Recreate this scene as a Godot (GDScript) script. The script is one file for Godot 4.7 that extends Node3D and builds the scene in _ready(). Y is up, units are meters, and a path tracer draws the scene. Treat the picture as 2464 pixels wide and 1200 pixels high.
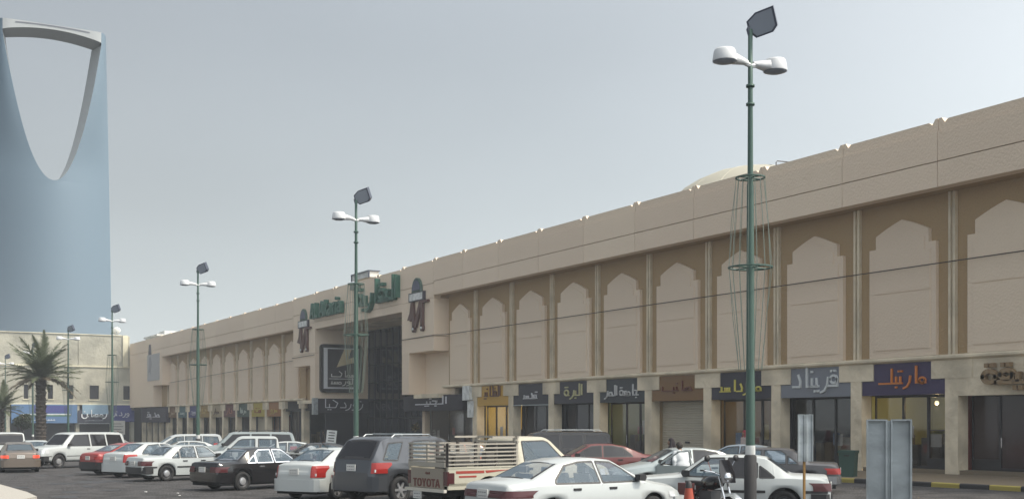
extends Node3D
# Shopping arcade with a car park in front and a tall tower far behind. Units are metres.
# x runs along the long facade (towards -x it recedes), -z points into the facade, y is up.

const FLAT := 4294967295
var rng := RandomNumberGenerator.new()
var M := {}
var used := {}

func _ready():
	rng.seed = 7
	camera_and_light()
	materials()
	ground()
	tower()
	mall()
	far_wing()
	roof_things()
	shop_signs()
	portal_signs()
	lamps()
	plants()
	street_things()
	parked_cars()
	people()

func camera_and_light():
	var cam := Camera3D.new()
	cam.name = "camera"
	cam.projection = Camera3D.PROJECTION_FRUSTUM
	cam.near = 0.5
	cam.far = 4000.0
	cam.size = 0.5 * 1200.0 / 2800.0
	cam.frustum_offset = Vector2(0, 0.5 * 416.0 / 2800.0)
	cam.position = Vector3(0, 2.2, 0)
	cam.rotation.y = deg_to_rad(59.917)
	add_child(cam)
	cam.current = true
	var to_sun := Vector3(0.71, 0.0, -0.70).normalized() * cos(deg_to_rad(52.0)) + Vector3.UP * sin(deg_to_rad(52.0))
	var env := Environment.new()
	env.background_mode = Environment.BG_SKY
	var sky := Sky.new()
	var pano := PanoramaSkyMaterial.new()
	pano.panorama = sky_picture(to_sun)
	sky.sky_material = pano
	env.sky = sky
	env.tonemap_mode = Environment.TONE_MAPPER_LINEAR
	env.tonemap_exposure = 1.8
	env.fog_enabled = true
	env.fog_density = 0.0008
	env.fog_light_color = Color(0.86, 0.89, 0.92)
	env.sdfgi_enabled = true
	env.ssao_enabled = true
	env.ssil_enabled = true
	var we := WorldEnvironment.new()
	we.name = "sky"
	we.environment = env
	add_child(we)
	var sun := DirectionalLight3D.new()
	sun.name = "sun"
	sun.light_energy = 0.6
	sun.light_color = Color(1.0, 0.95, 0.87)
	sun.light_angular_distance = 6.0
	sun.shadow_enabled = true
	add_child(sun)
	sun.look_at_from_position(to_sun * 100.0, Vector3.ZERO)

func sky_picture(to_sun: Vector3) -> ImageTexture:
	var w := 512
	var h := 256
	var im := Image.create(w, h, false, Image.FORMAT_RGBF)
	var n := FastNoiseLite.new()
	n.seed = 3
	n.frequency = 1.3
	n.fractal_octaves = 4
	for j in h:
		var el := PI * (0.5 - (j + 0.5) / h)
		for i in w:
			var az := TAU * (i + 0.5) / w
			var d := Vector3(sin(az) * cos(el), sin(el), -cos(az) * cos(el))
			var up := clampf(d.y, 0.0, 1.0)
			var t := 1.0 - exp(-up * 4.2)
			var c := Vector3(0.475, 0.515, 0.505).lerp(Vector3(0.195, 0.219, 0.259), t)
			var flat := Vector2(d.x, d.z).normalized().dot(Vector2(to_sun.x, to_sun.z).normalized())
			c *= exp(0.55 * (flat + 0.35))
			var near := maxf(d.dot(to_sun), 0.0)
			c += Vector3(0.82, 0.80, 0.75) * near * near + Vector3(0.8, 0.76, 0.68) * pow(near, 9.0)  # glow round the sun, added this broad to brighten the shaded facade
			c *= 1.0 + 0.09 * n.get_noise_3d(d.x * 1.0, d.y * 3.5, d.z * 1.0)
			if d.y < 0.0:
				c = c.lerp(Vector3(0.27, 0.25, 0.22), clampf(-d.y * 8.0, 0.0, 1.0))
			im.set_pixel(i, j, Color(c.x, c.y, c.z))
	return ImageTexture.create_from_image(im)

# ---------------------------------------------------------------- helpers
func numbered(called: String) -> String:
	var n: int = used.get(called, 0)
	used[called] = n + 1
	return called if n == 0 else "%s_%03d" % [called, n]

func gy(x: float) -> float:
	return 0.006 * (x + 30.0)

func tag(o: Node, label: String, category: String, group := ""):
	o.set_meta("label", label)
	o.set_meta("category", category)
	if group != "":
		o.set_meta("group", group)

func thing(called: String, label: String, category: String, at := Vector3.ZERO, turn := 0.0, group := "") -> Node3D:
	var o := Node3D.new()
	o.name = numbered(called)
	add_child(o)
	o.position = at
	o.rotation.y = turn
	tag(o, label, category, group)
	return o

func new_st(smooth := false) -> SurfaceTool:
	var st := SurfaceTool.new()
	st.begin(Mesh.PRIMITIVE_TRIANGLES)
	st.set_smooth_group(0 if smooth else FLAT)
	return st

func put_mesh(mesh: Mesh, called: String, m: Material, parent: Node) -> MeshInstance3D:
	var o := MeshInstance3D.new()
	o.mesh = mesh
	o.material_override = m
	o.name = numbered(called) if parent == self else called
	parent.add_child(o, true)
	return o

func done(st: SurfaceTool, called: String, m: Material, parent: Node) -> MeshInstance3D:
	st.generate_normals()
	return put_mesh(st.commit(), called, m, parent)

func tri(st: SurfaceTool, a: Vector3, b: Vector3, c: Vector3):
	st.add_vertex(a)
	st.add_vertex(b)
	st.add_vertex(c)

func quad(st: SurfaceTool, a: Vector3, b: Vector3, c: Vector3, d: Vector3):
	tri(st, a, b, c)
	tri(st, a, c, d)

func box(st: SurfaceTool, lo: Vector3, hi: Vector3, t := Transform3D()):
	var p := []
	for k in 8:
		p.append(t * Vector3(hi.x if k & 1 else lo.x, hi.y if k & 2 else lo.y, hi.z if k & 4 else lo.z))
	quad(st, p[4], p[6], p[7], p[5])
	quad(st, p[1], p[3], p[2], p[0])
	quad(st, p[5], p[7], p[3], p[1])
	quad(st, p[0], p[2], p[6], p[4])
	quad(st, p[6], p[2], p[3], p[7])
	quad(st, p[0], p[4], p[5], p[1])

func cbox(c: Vector3, s: Vector3, t := Transform3D(), st: SurfaceTool = null) -> SurfaceTool:
	if st == null:
		st = new_st()
	box(st, c - s / 2.0, c + s / 2.0, t)
	return st

func bx(x0: float, x1: float, y0: float, y1: float, z0: float, z1: float) -> SurfaceTool:
	var st := new_st()
	box(st, Vector3(minf(x0, x1), y0, minf(z0, z1)), Vector3(maxf(x0, x1), y1, maxf(z0, z1)))
	return st

func extrude(st: SurfaceTool, poly: PackedVector2Array, z0: float, z1: float, t := Transform3D()):
	# polygon in the xy plane, from z0 to z1 (z1 is the front)
	if Geometry2D.is_polygon_clockwise(poly):
		poly = poly.duplicate()
		poly.reverse()
	var ids := Geometry2D.triangulate_polygon(poly)
	for i in range(0, ids.size(), 3):
		var a := poly[ids[i]]
		var b := poly[ids[i + 1]]
		var c := poly[ids[i + 2]]
		if (b - a).cross(c - a) > 0.0:
			var s := b
			b = c
			c = s
		tri(st, t * Vector3(a.x, a.y, z1), t * Vector3(b.x, b.y, z1), t * Vector3(c.x, c.y, z1))
		tri(st, t * Vector3(a.x, a.y, z0), t * Vector3(c.x, c.y, z0), t * Vector3(b.x, b.y, z0))
	var n := poly.size()
	for i in n:
		var a := poly[i]
		var b := poly[(i + 1) % n]
		quad(st, t * Vector3(a.x, a.y, z0), t * Vector3(a.x, a.y, z1), t * Vector3(b.x, b.y, z1), t * Vector3(b.x, b.y, z0))

func ext(pts: Array, z0: float, z1: float, t := Transform3D()) -> SurfaceTool:
	var st := new_st()
	extrude(st, poly2(pts), z0, z1, t)
	return st

func poly2(pts: Array) -> PackedVector2Array:
	var p := PackedVector2Array()
	for v in pts:
		p.append(Vector2(v[0], v[1]))
	return p

func tube(st: SurfaceTool, pts: Array, r: float, sides := 6, r2 := -1.0):
	if r2 < 0.0:
		r2 = r
	var rings := []
	for i in pts.size():
		var p: Vector3 = pts[i]
		var d: Vector3 = (pts[mini(i + 1, pts.size() - 1)] - pts[maxi(i - 1, 0)]).normalized()
		var u := d.cross(Vector3.UP if absf(d.y) < 0.9 else Vector3.RIGHT).normalized()
		var v := d.cross(u).normalized()
		var rr: float = lerpf(r, r2, float(i) / maxf(1.0, pts.size() - 1))
		var ring := []
		for k in sides:
			var a := TAU * k / sides
			ring.append(p + (u * cos(a) + v * sin(a)) * rr)
		rings.append(ring)
	for i in rings.size() - 1:
		for k in sides:
			var q := (k + 1) % sides
			quad(st, rings[i][k], rings[i][q], rings[i + 1][q], rings[i + 1][k])
	for k in range(1, sides - 1):
		tri(st, rings[0][0], rings[0][k + 1], rings[0][k])
		var e = rings[-1]
		tri(st, e[0], e[k], e[k + 1])

func lathe(st: SurfaceTool, prof: Array, sides: int, t := Transform3D()):
	# profile [[radius, height], ...] round the y axis
	for i in prof.size() - 1:
		for k in sides:
			var a := TAU * k / sides
			var b := TAU * (k + 1) / sides
			var p0 := t * Vector3(cos(a) * prof[i][0], prof[i][1], sin(a) * prof[i][0])
			var p1 := t * Vector3(cos(b) * prof[i][0], prof[i][1], sin(b) * prof[i][0])
			var p2 := t * Vector3(cos(b) * prof[i + 1][0], prof[i + 1][1], sin(b) * prof[i + 1][0])
			var p3 := t * Vector3(cos(a) * prof[i + 1][0], prof[i + 1][1], sin(a) * prof[i + 1][0])
			if prof[i][0] > 0.0001:
				tri(st, p0, p2, p1)
			if prof[i + 1][0] > 0.0001:
				tri(st, p0, p3, p2)

# ---------------------------------------------------------------- materials
func grain(freq: float, lo: float, hi: float, sd: int, octaves := 4) -> NoiseTexture2D:
	var n := FastNoiseLite.new()
	n.seed = sd
	n.frequency = freq
	n.fractal_octaves = octaves
	var t := NoiseTexture2D.new()
	t.width = 512
	t.height = 512
	t.seamless = true
	t.noise = n
	var g := Gradient.new()
	g.set_color(0, Color(lo, lo, lo))
	g.set_color(1, Color(hi, hi, hi))
	t.color_ramp = g
	return t

func bumps(freq: float, strength: float, sd: int) -> NoiseTexture2D:
	var t := grain(freq, 0.0, 1.0, sd, 5)
	t.color_ramp = null
	t.as_normal_map = true
	t.bump_strength = strength
	return t

func lin(r: float, g: float, b: float) -> Color:
	return Color(r, g, b).linear_to_srgb()

func mat(called: String, c: Color, rough := 0.85, metal := 0.0) -> StandardMaterial3D:
	var m := StandardMaterial3D.new()
	m.resource_name = called
	m.albedo_color = c
	m.roughness = rough
	m.metallic = metal
	M[called] = m
	return m

func grainy(m: StandardMaterial3D, tex: Texture2D, scale: float, nrm: Texture2D = null, nscale := 1.0) -> StandardMaterial3D:
	m.albedo_texture = tex
	m.uv1_triplanar = true
	m.uv1_world_triplanar = true
	m.uv1_scale = Vector3.ONE * scale
	if nrm:
		m.normal_enabled = true
		m.normal_texture = nrm
		m.normal_scale = nscale
	return m

func materials():
	var speck := grain(0.11, 0.86, 1.07, 11, 5)
	var blotch := grain(0.008, 0.80, 1.1, 12, 5)
	var rough_n := bumps(0.05, 4.0, 13)
	var streak := grain(0.16, 0.80, 1.10, 17, 6)
	grainy(mat("stone", lin(0.76, 0.665, 0.505)), blotch, 0.09, rough_n, 0.35)
	grainy(mat("stone_panel", lin(0.86, 0.71, 0.555)), speck, 0.35, rough_n, 0.5)
	grainy(mat("stone_panel_b", lin(0.83, 0.685, 0.535)), speck, 0.31, rough_n, 0.5)
	grainy(mat("stone_panel_c", lin(0.87, 0.725, 0.565)), speck, 0.37, rough_n, 0.5)
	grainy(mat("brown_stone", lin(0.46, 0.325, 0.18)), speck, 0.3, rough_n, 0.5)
	grainy(mat("cream_wall", lin(0.43, 0.415, 0.34)), blotch, 0.05, rough_n, 0.3)
	grainy(mat("cream_trim", lin(0.70, 0.66, 0.50)), blotch, 0.05)
	grainy(mat("white_wall", lin(0.75, 0.76, 0.74)), blotch, 0.1)
	grainy(mat("asphalt", lin(0.062, 0.059, 0.06), 0.9), grain(0.02, 0.55, 1.25, 21, 6), 0.08, bumps(0.2, 6.0, 22), 0.7)
	grainy(mat("pavement", lin(0.20, 0.16, 0.11), 0.85), speck, 0.5, rough_n, 0.5)
	grainy(mat("pale_pavement", lin(0.42, 0.40, 0.36), 0.9), speck, 0.5, rough_n, 0.5)
	grainy(mat("yellow_paint", lin(0.42, 0.34, 0.08), 0.8), speck, 0.8)
	grainy(mat("black_paint", lin(0.035, 0.034, 0.036), 0.75), speck, 0.8)
	grainy(mat("white_paint", lin(0.74, 0.76, 0.75), 0.7), blotch, 0.3)
	grainy(mat("litter", lin(0.8, 0.8, 0.78)), speck, 1.0)
	for k in ["stone_panel", "stone_panel_b", "stone_panel_c"]:
		M[k].albedo_texture = streak
		M[k].uv1_scale = Vector3(0.33, 0.26, 0.33)
	mat("dome_render", lin(0.38, 0.365, 0.30), 0.8)
	mat("brown_glass", lin(0.045, 0.03, 0.03), 0.12)
	mat("oil", lin(0.03, 0.029, 0.03), 0.5)
	mat("pane", Color(0.05, 0.055, 0.06, 0.16), 0.04).transparency = BaseMaterial3D.TRANSPARENCY_ALPHA
	mat("dark_frame", lin(0.035, 0.033, 0.036), 0.4, 0.2)
	mat("dark_glass", lin(0.025, 0.025, 0.032), 0.08)
	mat("shop_dark", lin(0.06, 0.055, 0.07), 0.8)
	mat("shop_grey", lin(0.13, 0.125, 0.12), 0.8)
	mat("shop_warm", lin(0.30, 0.22, 0.12), 0.8)
	mat("shop_olive", lin(0.45, 0.46, 0.16), 0.7)
	mat("shop_yellow", lin(0.62, 0.50, 0.16), 0.7)
	mat("shop_green", lin(0.22, 0.27, 0.12), 0.7)
	mat("shop_red", lin(0.30, 0.07, 0.05), 0.8)
	mat("shutter", lin(0.46, 0.42, 0.34), 0.55, 0.1)
	mat("pole_green", lin(0.055, 0.105, 0.085), 0.45, 0.2)
	mat("wire", lin(0.16, 0.19, 0.16), 0.5, 0.2)
	mat("lamp_white", lin(0.62, 0.64, 0.66), 0.4)
	mat("lamp_glass", lin(0.22, 0.25, 0.30), 0.2)
	mat("flood_dark", lin(0.05, 0.06, 0.09), 0.3)
	mat("cable", lin(0.045, 0.035, 0.03), 0.7)
	mat("steel", lin(0.40, 0.44, 0.46), 0.4, 0.35)
	grainy(M.steel, blotch, 0.8, rough_n, 0.15)
	mat("rust", lin(0.30, 0.17, 0.05), 0.8)
	grainy(M.rust, speck, 2.0)
	mat("bin_green", lin(0.03, 0.07, 0.055), 0.6)
	mat("cone_red", lin(0.35, 0.06, 0.03), 0.6)
	# vehicles
	mat("tyre", lin(0.018, 0.018, 0.019), 0.85)
	mat("rim", lin(0.55, 0.56, 0.58), 0.3, 0.7)
	mat("hub_dark", lin(0.06, 0.06, 0.065), 0.5, 0.3)
	mat("under", lin(0.012, 0.012, 0.013), 0.95)
	mat("trim", lin(0.02, 0.02, 0.022), 0.5)
	mat("chrome", lin(0.65, 0.67, 0.7), 0.15, 0.9)
	mat("tail_red", lin(0.30, 0.018, 0.014), 0.2)
	mat("tail_dark", lin(0.07, 0.014, 0.016), 0.2)
	mat("amber", lin(0.75, 0.22, 0.03), 0.25)
	mat("clear_lamp", lin(0.7, 0.72, 0.74), 0.12, 0.2)
	mat("plate", lin(0.62, 0.62, 0.6), 0.5)
	mat("plate_ink", lin(0.05, 0.05, 0.06), 0.6)
	mat("clear_glass", Color(0.36, 0.46, 0.53, 0.32), 0.03).transparency = BaseMaterial3D.TRANSPARENCY_ALPHA  # the blue tint puts reflected sky into the glass colour
	mat("cabin", lin(0.10, 0.10, 0.105), 0.8)
	mat("cabin_pale", lin(0.28, 0.28, 0.28), 0.8)
	var g1: StandardMaterial3D = mat("car_glass", lin(0.055, 0.075, 0.09), 0.05, 0.0)
	g1.metallic_specular = 0.8
	var g2: StandardMaterial3D = mat("tinted_glass", lin(0.014, 0.014, 0.017), 0.06, 0.0)
	g2.metallic_specular = 0.5
	mat("tower_glass", lin(0.145, 0.205, 0.26), 0.45, 0.1)
	mat("tower_lining", lin(0.36, 0.385, 0.40), 0.6)
	mat("tower_window", lin(0.16, 0.17, 0.20), 0.2)
	# plants and people
	mat("palm_leaf", lin(0.085, 0.10, 0.055), 0.7)
	M.palm_leaf.backlight_enabled = true
	M.palm_leaf.backlight = lin(0.03, 0.04, 0.012)
	mat("dry_leaf", lin(0.10, 0.08, 0.05), 0.8)
	mat("trunk", lin(0.075, 0.06, 0.05), 0.9)
	grainy(M.trunk, speck, 1.2, rough_n, 1.0)
	mat("leaf", lin(0.04, 0.055, 0.025), 0.7)
	var pc: StandardMaterial3D = mat("figure", Color.WHITE, 0.85)
	pc.vertex_color_use_as_albedo = true

func paint(called: String, c: Color, rough := 0.3, metal := 0.0) -> StandardMaterial3D:
	if M.has(called):
		return M[called]
	var m := mat(called, c, rough, metal)
	m.clearcoat_enabled = true
	m.clearcoat = 0.35
	m.clearcoat_roughness = 0.08
	return m

func coat(c: Color, rough := 0.6) -> StandardMaterial3D:
	var key := "coat_" + c.to_html()
	return M[key] if M.has(key) else mat(key, c, rough)

# ---------------------------------------------------------------- ground
func structure(o: Node):
	o.set_meta("kind", "structure")

func sloped(x0: float, x1: float, z0: float, z1: float, lift: float, thick: float, nx := 1) -> SurfaceTool:
	var st := new_st()
	for i in nx:
		var a := lerpf(x0, x1, float(i) / nx)
		var b := lerpf(x0, x1, float(i + 1) / nx)
		var p := []
		for k in 8:
			var x := b if k & 1 else a
			p.append(Vector3(x, gy(x) + (lift if k & 2 else lift - thick), z1 if k & 4 else z0))
		quad(st, p[6], p[2], p[3], p[7])
		quad(st, p[4], p[6], p[7], p[5])
		quad(st, p[1], p[3], p[2], p[0])
		if i == nx - 1:
			quad(st, p[5], p[7], p[3], p[1])
		if i == 0:
			quad(st, p[0], p[2], p[6], p[4])
	return st

func ground():
	var g := done(sloped(-2600, 400, -1300, 900, 0.0, 0.4), "ground", M.asphalt, self)
	structure(g)
	var s := done(sloped(-176.9, 20, -38.9, -32.2, 0.15, 0.5), "pavement", M.pavement, self)
	structure(s)
	# painted kerb stones, yellow and black by turns
	var e := -12.0
	var k := 0
	while e > -92.0:
		var st := new_st()
		var x0 := e
		var x1 := e - 1.13
		var p := [[-32.19, 0.0], [-32.0, 0.0], [-32.0, 0.13], [-32.03, 0.16], [-32.19, 0.16]]
		extrude(st, poly2(p), 0.0, 1.13, Transform3D(Basis(Vector3(0, 0, 1), Vector3(0, 1, 0), Vector3(-1, 0, 0)), Vector3(x0, gy((x0 + x1) / 2.0), 0)))
		done(st, "kerb_stone", M.yellow_paint if k % 2 == 0 else M.black_paint, s)
		e -= 1.15
		k += 1
	done(sloped(-176.9, e, -32.19, -32.0, 0.155, 0.5), "kerb", M.yellow_paint, s)
	# traffic island at the lower left corner
	var st2 := new_st()
	var isl := PackedVector2Array([Vector2(-30.5, 1.0), Vector2(-33.0, 3.9), Vector2(-35.2, 4.85), Vector2(-38.0, 4.95), Vector2(-58.0, 4.6), Vector2(-58.0, 0.0), Vector2(-30.5, -2.0)])
	extrude(st2, isl, -0.4, 0.14, Transform3D(Basis(Vector3(1, 0.006, 0), Vector3(0, 0, -1), Vector3(0, 1, 0)), Vector3(0, gy(0.0), 0)))
	var island := done(st2, "traffic_island", M.pale_pavement, self)
	structure(island)
	# dark oil marks and tyre smears, thin films on the asphalt
	for mk in 34:
		var ox := rng.randf_range(-58.0, -26.0)
		var oz := rng.randf_range(-10.5, -5.5) if mk % 3 else rng.randf_range(-31.0, -28.5)
		var os := new_st()
		var op := []
		for i in 11:
			var a := TAU * i / 11.0
			op.append([cos(a) * rng.randf_range(0.5, 1.0), sin(a) * rng.randf_range(0.5, 1.0)])
		var ow := rng.randf_range(0.2, 0.7)
		extrude(os, poly2(op), 0.0, 0.001, Transform3D(Basis(Vector3(ow * rng.randf_range(1.0, 3.0), 0.006 * ow, 0), Vector3(0, 0, -ow), Vector3(0, 1, 0)), Vector3(ox, gy(ox) + 0.004, oz)))
		done(os, "oil_mark", M.oil, g)
	# scraps of litter and darker patches on the asphalt
	for q in [[-30.6, -31.2, 0.07], [-28.1, -30.6, 0.09], [-29.5, -30.2, 0.05], [-31.9, -31.1, 0.06], [-37.2, -9.3, 0.05], [-38.5, -8.6, 0.06], [-35.8, -9.0, 0.05]]:
		var l := new_st()
		var x: float = q[0]
		extrude(l, poly2([[-1, -0.5], [0.1, -0.8], [1.1, -0.3], [0.7, 0.6], [-0.4, 0.8]]), 0.0, 0.25, Transform3D(Basis(Vector3(q[2], 0, 0), Vector3(0, 0, -q[2]), Vector3(0, q[2], 0)), Vector3(x, gy(x) + 0.003, q[1])))
		var o := done(l, "paper_scrap", M.litter, self)
		tag(o, "crumpled scrap of white paper lying on the asphalt", "litter", "paper scraps on the asphalt")

# ---------------------------------------------------------------- tower
func tower():
	var t := thing("skyscraper", "tall pale blue glass tower with an inverted arch opening under its top bridge", "skyscraper", Vector3(-960, -5.6, -142.5), deg_to_rad(59.9 + 28.0))
	t.scale = Vector3(0.92, 1.0, 0.92)
	var H := 312.0
	var wall := new_st(true)
	var inner := new_st(true)
	var h0 := 192.0
	var h1 := 302.0
	var hb := 303.0
	var hw := func(y: float) -> float: return 49.5 - 5.5 * pow(clampf(y / H, 0, 1), 1.3)
	var half_hole := func(y: float) -> float: return 38.5 * pow(clampf((y - h0) / (h1 - h0), 0, 1), 0.49)
	var depth := func(u: float, y: float) -> float: return 2.0 + lerpf(21.0, 12.0, clampf((y - 150.0) / 150.0, 0, 1)) * maxf(0.0, 1.0 - pow(absf(u), lerpf(2.0, 18.0, pow(clampf((y - 200.0) / 105.0, 0, 1), 2.0))))
	var ys := [0.0, 60.0, 120.0, 170.0, 185.0, 192.0]
	for i in range(1, 33):
		ys.append(h0 + (h1 - h0) * pow(i / 32.0, 1.6))
	var tops := func(x: float) -> float: return H - 0.0005 * x * x
	for s in [-1.0, 1.0]:
		for i in ys.size() - 1:
			var ya: float = ys[i]
			var yb: float = ys[i + 1]
			for side in [-1.0, 1.0]:
				for k in 12:
					var q := []
					for e in [[ya, k], [yb, k], [yb, k + 1], [ya, k + 1]]:
						var y: float = e[0]
						var W: float = hw.call(y)
						var x: float = side * lerpf(half_hole.call(y) * (1.0 if s > 0 else 0.89), W, sin(e[1] / 12.0 * PI / 2.0))
						q.append(Vector3(x, y, s * depth.call(x / W, y)))
					if s * side > 0:
						quad(wall, q[0], q[1], q[2], q[3])
					else:
						quad(wall, q[3], q[2], q[1], q[0])
		# bridge across the top, its underside a shallow arch
		for k in 24:
			var q := []
			for e in [[0, k], [1, k], [1, k + 1], [0, k + 1]]:
				var x: float = lerpf(-38.5, 38.5, e[1] / 24.0)
				var u := x / 38.5
				var y: float = H if e[0] else hb + 1.0 + 4.5 * (1.0 - u * u)
				q.append(Vector3(x, y, s * depth.call(x / 44.0, y)))
			if s > 0:
				quad(inner, q[0], q[1], q[2], q[3])
			else:
				quad(inner, q[3], q[2], q[1], q[0])
		for side in [-1.0, 1.0]:
			for k in 4:
				var q := []
				for e in [[h1, k], [H, k], [H, k + 1], [h1, k + 1]]:
					var x: float = side * lerpf(38.5, hw.call(e[0]), e[1] / 4.0)
					q.append(Vector3(x, e[0], s * depth.call(x / hw.call(e[0]), e[0])))
				if s * side > 0:
					quad(wall, q[0], q[1], q[2], q[3])
				else:
					quad(wall, q[3], q[2], q[1], q[0])
	done(wall, "facade", M.tower_glass, t)
	# the thickness inside the opening
	for side in [-1.0, 1.0]:
		for i in range(5, ys.size() - 1):
			var ya: float = ys[i]
			var yb: float = ys[i + 1]
			var xa: float = side * half_hole.call(ya)
			var xb: float = side * half_hole.call(yb)
			var da: float = depth.call(xa / hw.call(ya), ya)
			var db: float = depth.call(xb / hw.call(yb), yb)
			quad(inner, Vector3(xa * 0.89, ya + 2.0, -da), Vector3(xb * 0.89, yb + 2.0, -db), Vector3(xb, yb, db), Vector3(xa, ya, da))
	done(inner, "opening_lining", M.tower_lining, t)
	var cap := new_st(true)
	for k in 24:
		var xa := lerpf(-38.5, 38.5, k / 24.0)
		var xb := lerpf(-38.5, 38.5, (k + 1) / 24.0)
		var ya := hb + 1.0 + 4.5 * (1.0 - pow(xa / 38.5, 2))
		var yb := hb + 1.0 + 4.5 * (1.0 - pow(xb / 38.5, 2))
		var da: float = depth.call(xa / 44.0, ya)
		var db: float = depth.call(xb / 44.0, yb)
		quad(cap, Vector3(xa, ya, -da), Vector3(xb, yb, -db), Vector3(xb, yb, db), Vector3(xa, ya, da))
	done(cap, "bridge_underside", M.tower_lining, t)
	var roof := new_st(true)
	for k in 24:
		var xa := lerpf(-44.0, 44.0, k / 24.0)
		var xb := lerpf(-44.0, 44.0, (k + 1) / 24.0)
		var da: float = depth.call(xa / 44.0, H)
		var db: float = depth.call(xb / 44.0, H)
		quad(roof, Vector3(xa, H, da), Vector3(xa, H, -da), Vector3(xb, H, -db), Vector3(xb, H, db))
	done(roof, "roof", M.tower_lining, t)
	# narrow window band in the front of the bridge
	var band := new_st()
	for k in 20:
		var q := []
		for e in [[0, k], [1, k], [1, k + 1], [0, k + 1]]:
			var x: float = lerpf(-29.0, 29.0, e[1] / 20.0)
			var y: float = (hb + 7.6 if e[0] else hb + 6.6) + 1.0 * (1.0 - pow(x / 30.0, 2))
			q.append(Vector3(x, y, depth.call(x / 44.0, y) + 0.25))
		quad(band, q[0], q[1], q[2], q[3])
	done(band, "bridge_window", M.tower_window, t)

# ---------------------------------------------------------------- the arcade building
func arch(cx: float, half: float, b: float, L2: float, E: float) -> Array:
	# stepped arch outline; heights scale with the storey
	var f := (E - L2) / 6.62
	var s1 := L2 + 4.75 * f
	var s2 := L2 + 5.29 * f
	var tip := L2 + 5.84 * f
	var k := half / 1.77
	var p := [[cx - half, b], [cx + half, b], [cx + half, s1], [cx + half - 0.36 * k, s1], [cx + half - 0.36 * k, s2]]
	for i in 5:
		var u := (i + 1) / 6.0
		p.append([cx + (half - 0.36 * k) * (1.0 - u), s2 + (tip - s2) * (u + 0.06 * sin(u * PI))])
	p.append([cx, tip])
	for i in 5:
		var u := 1.0 - (i + 1) / 6.0
		p.append([cx - (half - 0.36 * k) * (1.0 - u), s2 + (tip - s2) * (u + 0.06 * sin(u * PI))])
	p.append([cx - half + 0.36 * k, s2])
	p.append([cx - half + 0.36 * k, s1])
	p.append([cx - half, s1])
	return p

func arch_bay(b: Node, cx: float, half: float, L2: float, E: float, m: Material):
	var outline := arch(cx, half, L2 + 0.14, L2, E)
	var panel := done(ext(outline, -38.45, -38.25), "arch_panel", m, b)
	# raised field inside the panel, in two pieces with an open joint between them
	var f := (E - L2) / 6.62
	var joint := L2 + 2.82 * f
	var inner := poly2(arch(cx, half - 0.27, L2 + 0.45, L2 - 0.30, E - 0.30))
	for part in [[L2, joint - 0.02], [joint + 0.02, E]]:
		var slab := poly2([[cx - 3, part[0]], [cx + 3, part[0]], [cx + 3, part[1]], [cx - 3, part[1]]])
		for piece in Geometry2D.intersect_polygons(inner, slab):
			var st := new_st()
			extrude(st, piece, -38.26, -38.215)
			done(st, "panel_field", m, panel)

func pilaster(b: Node, x: float, L2: float, E: float):
	var st := new_st()
	for s in [-1.0, 1.0]:
		box(st, Vector3(x + s * 0.11 - 0.055, L2 + 0.06, -38.45), Vector3(x + s * 0.11 + 0.055, E - 0.02, -38.26))
	box(st, Vector3(x - 0.06, L2 + 0.06, -38.45), Vector3(x + 0.06, E - 0.02, -38.36))
	done(st, "pilaster", M.stone, b)

func parapet_bay(b: Node, xl: float, w: float, E: float, P: float, m: Material, notch := true):
	var mid := E + (P - E) * 0.385
	done(bx(xl + 0.014, xl + w - 0.014, E, mid - 0.02, -37.75, -37.2), "parapet_panel", m, b)
	var top := P - 0.42
	done(bx(xl + 0.014, xl + w - 0.014, mid + 0.02, top - 0.008, -37.75, -37.2), "parapet_panel", m, b)
	var p := [[xl + 0.014, top], [xl + w - 0.014, top], [xl + w - 0.014, P + 0.09], [xl + w - 0.15, P + 0.09], [xl + w - 0.30, P - 0.12], [xl + w - 0.46, P], [xl + 0.46, P], [xl + 0.30, P - 0.12], [xl + 0.15, P + 0.09], [xl + 0.014, P + 0.09]]
	if not notch:
		p = [[xl + 0.014, top], [xl + w - 0.014, top], [xl + w - 0.014, P], [xl + 0.014, P]]
	done(ext(p, -37.72, -37.26), "parapet_coping", m, b)

func stone_of(k: int) -> Material:
	return [M.stone_panel, M.stone_panel_c, M.stone_panel_b, M.stone_panel, M.stone_panel_b][(k * 3 + k / 4) % 5]

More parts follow.
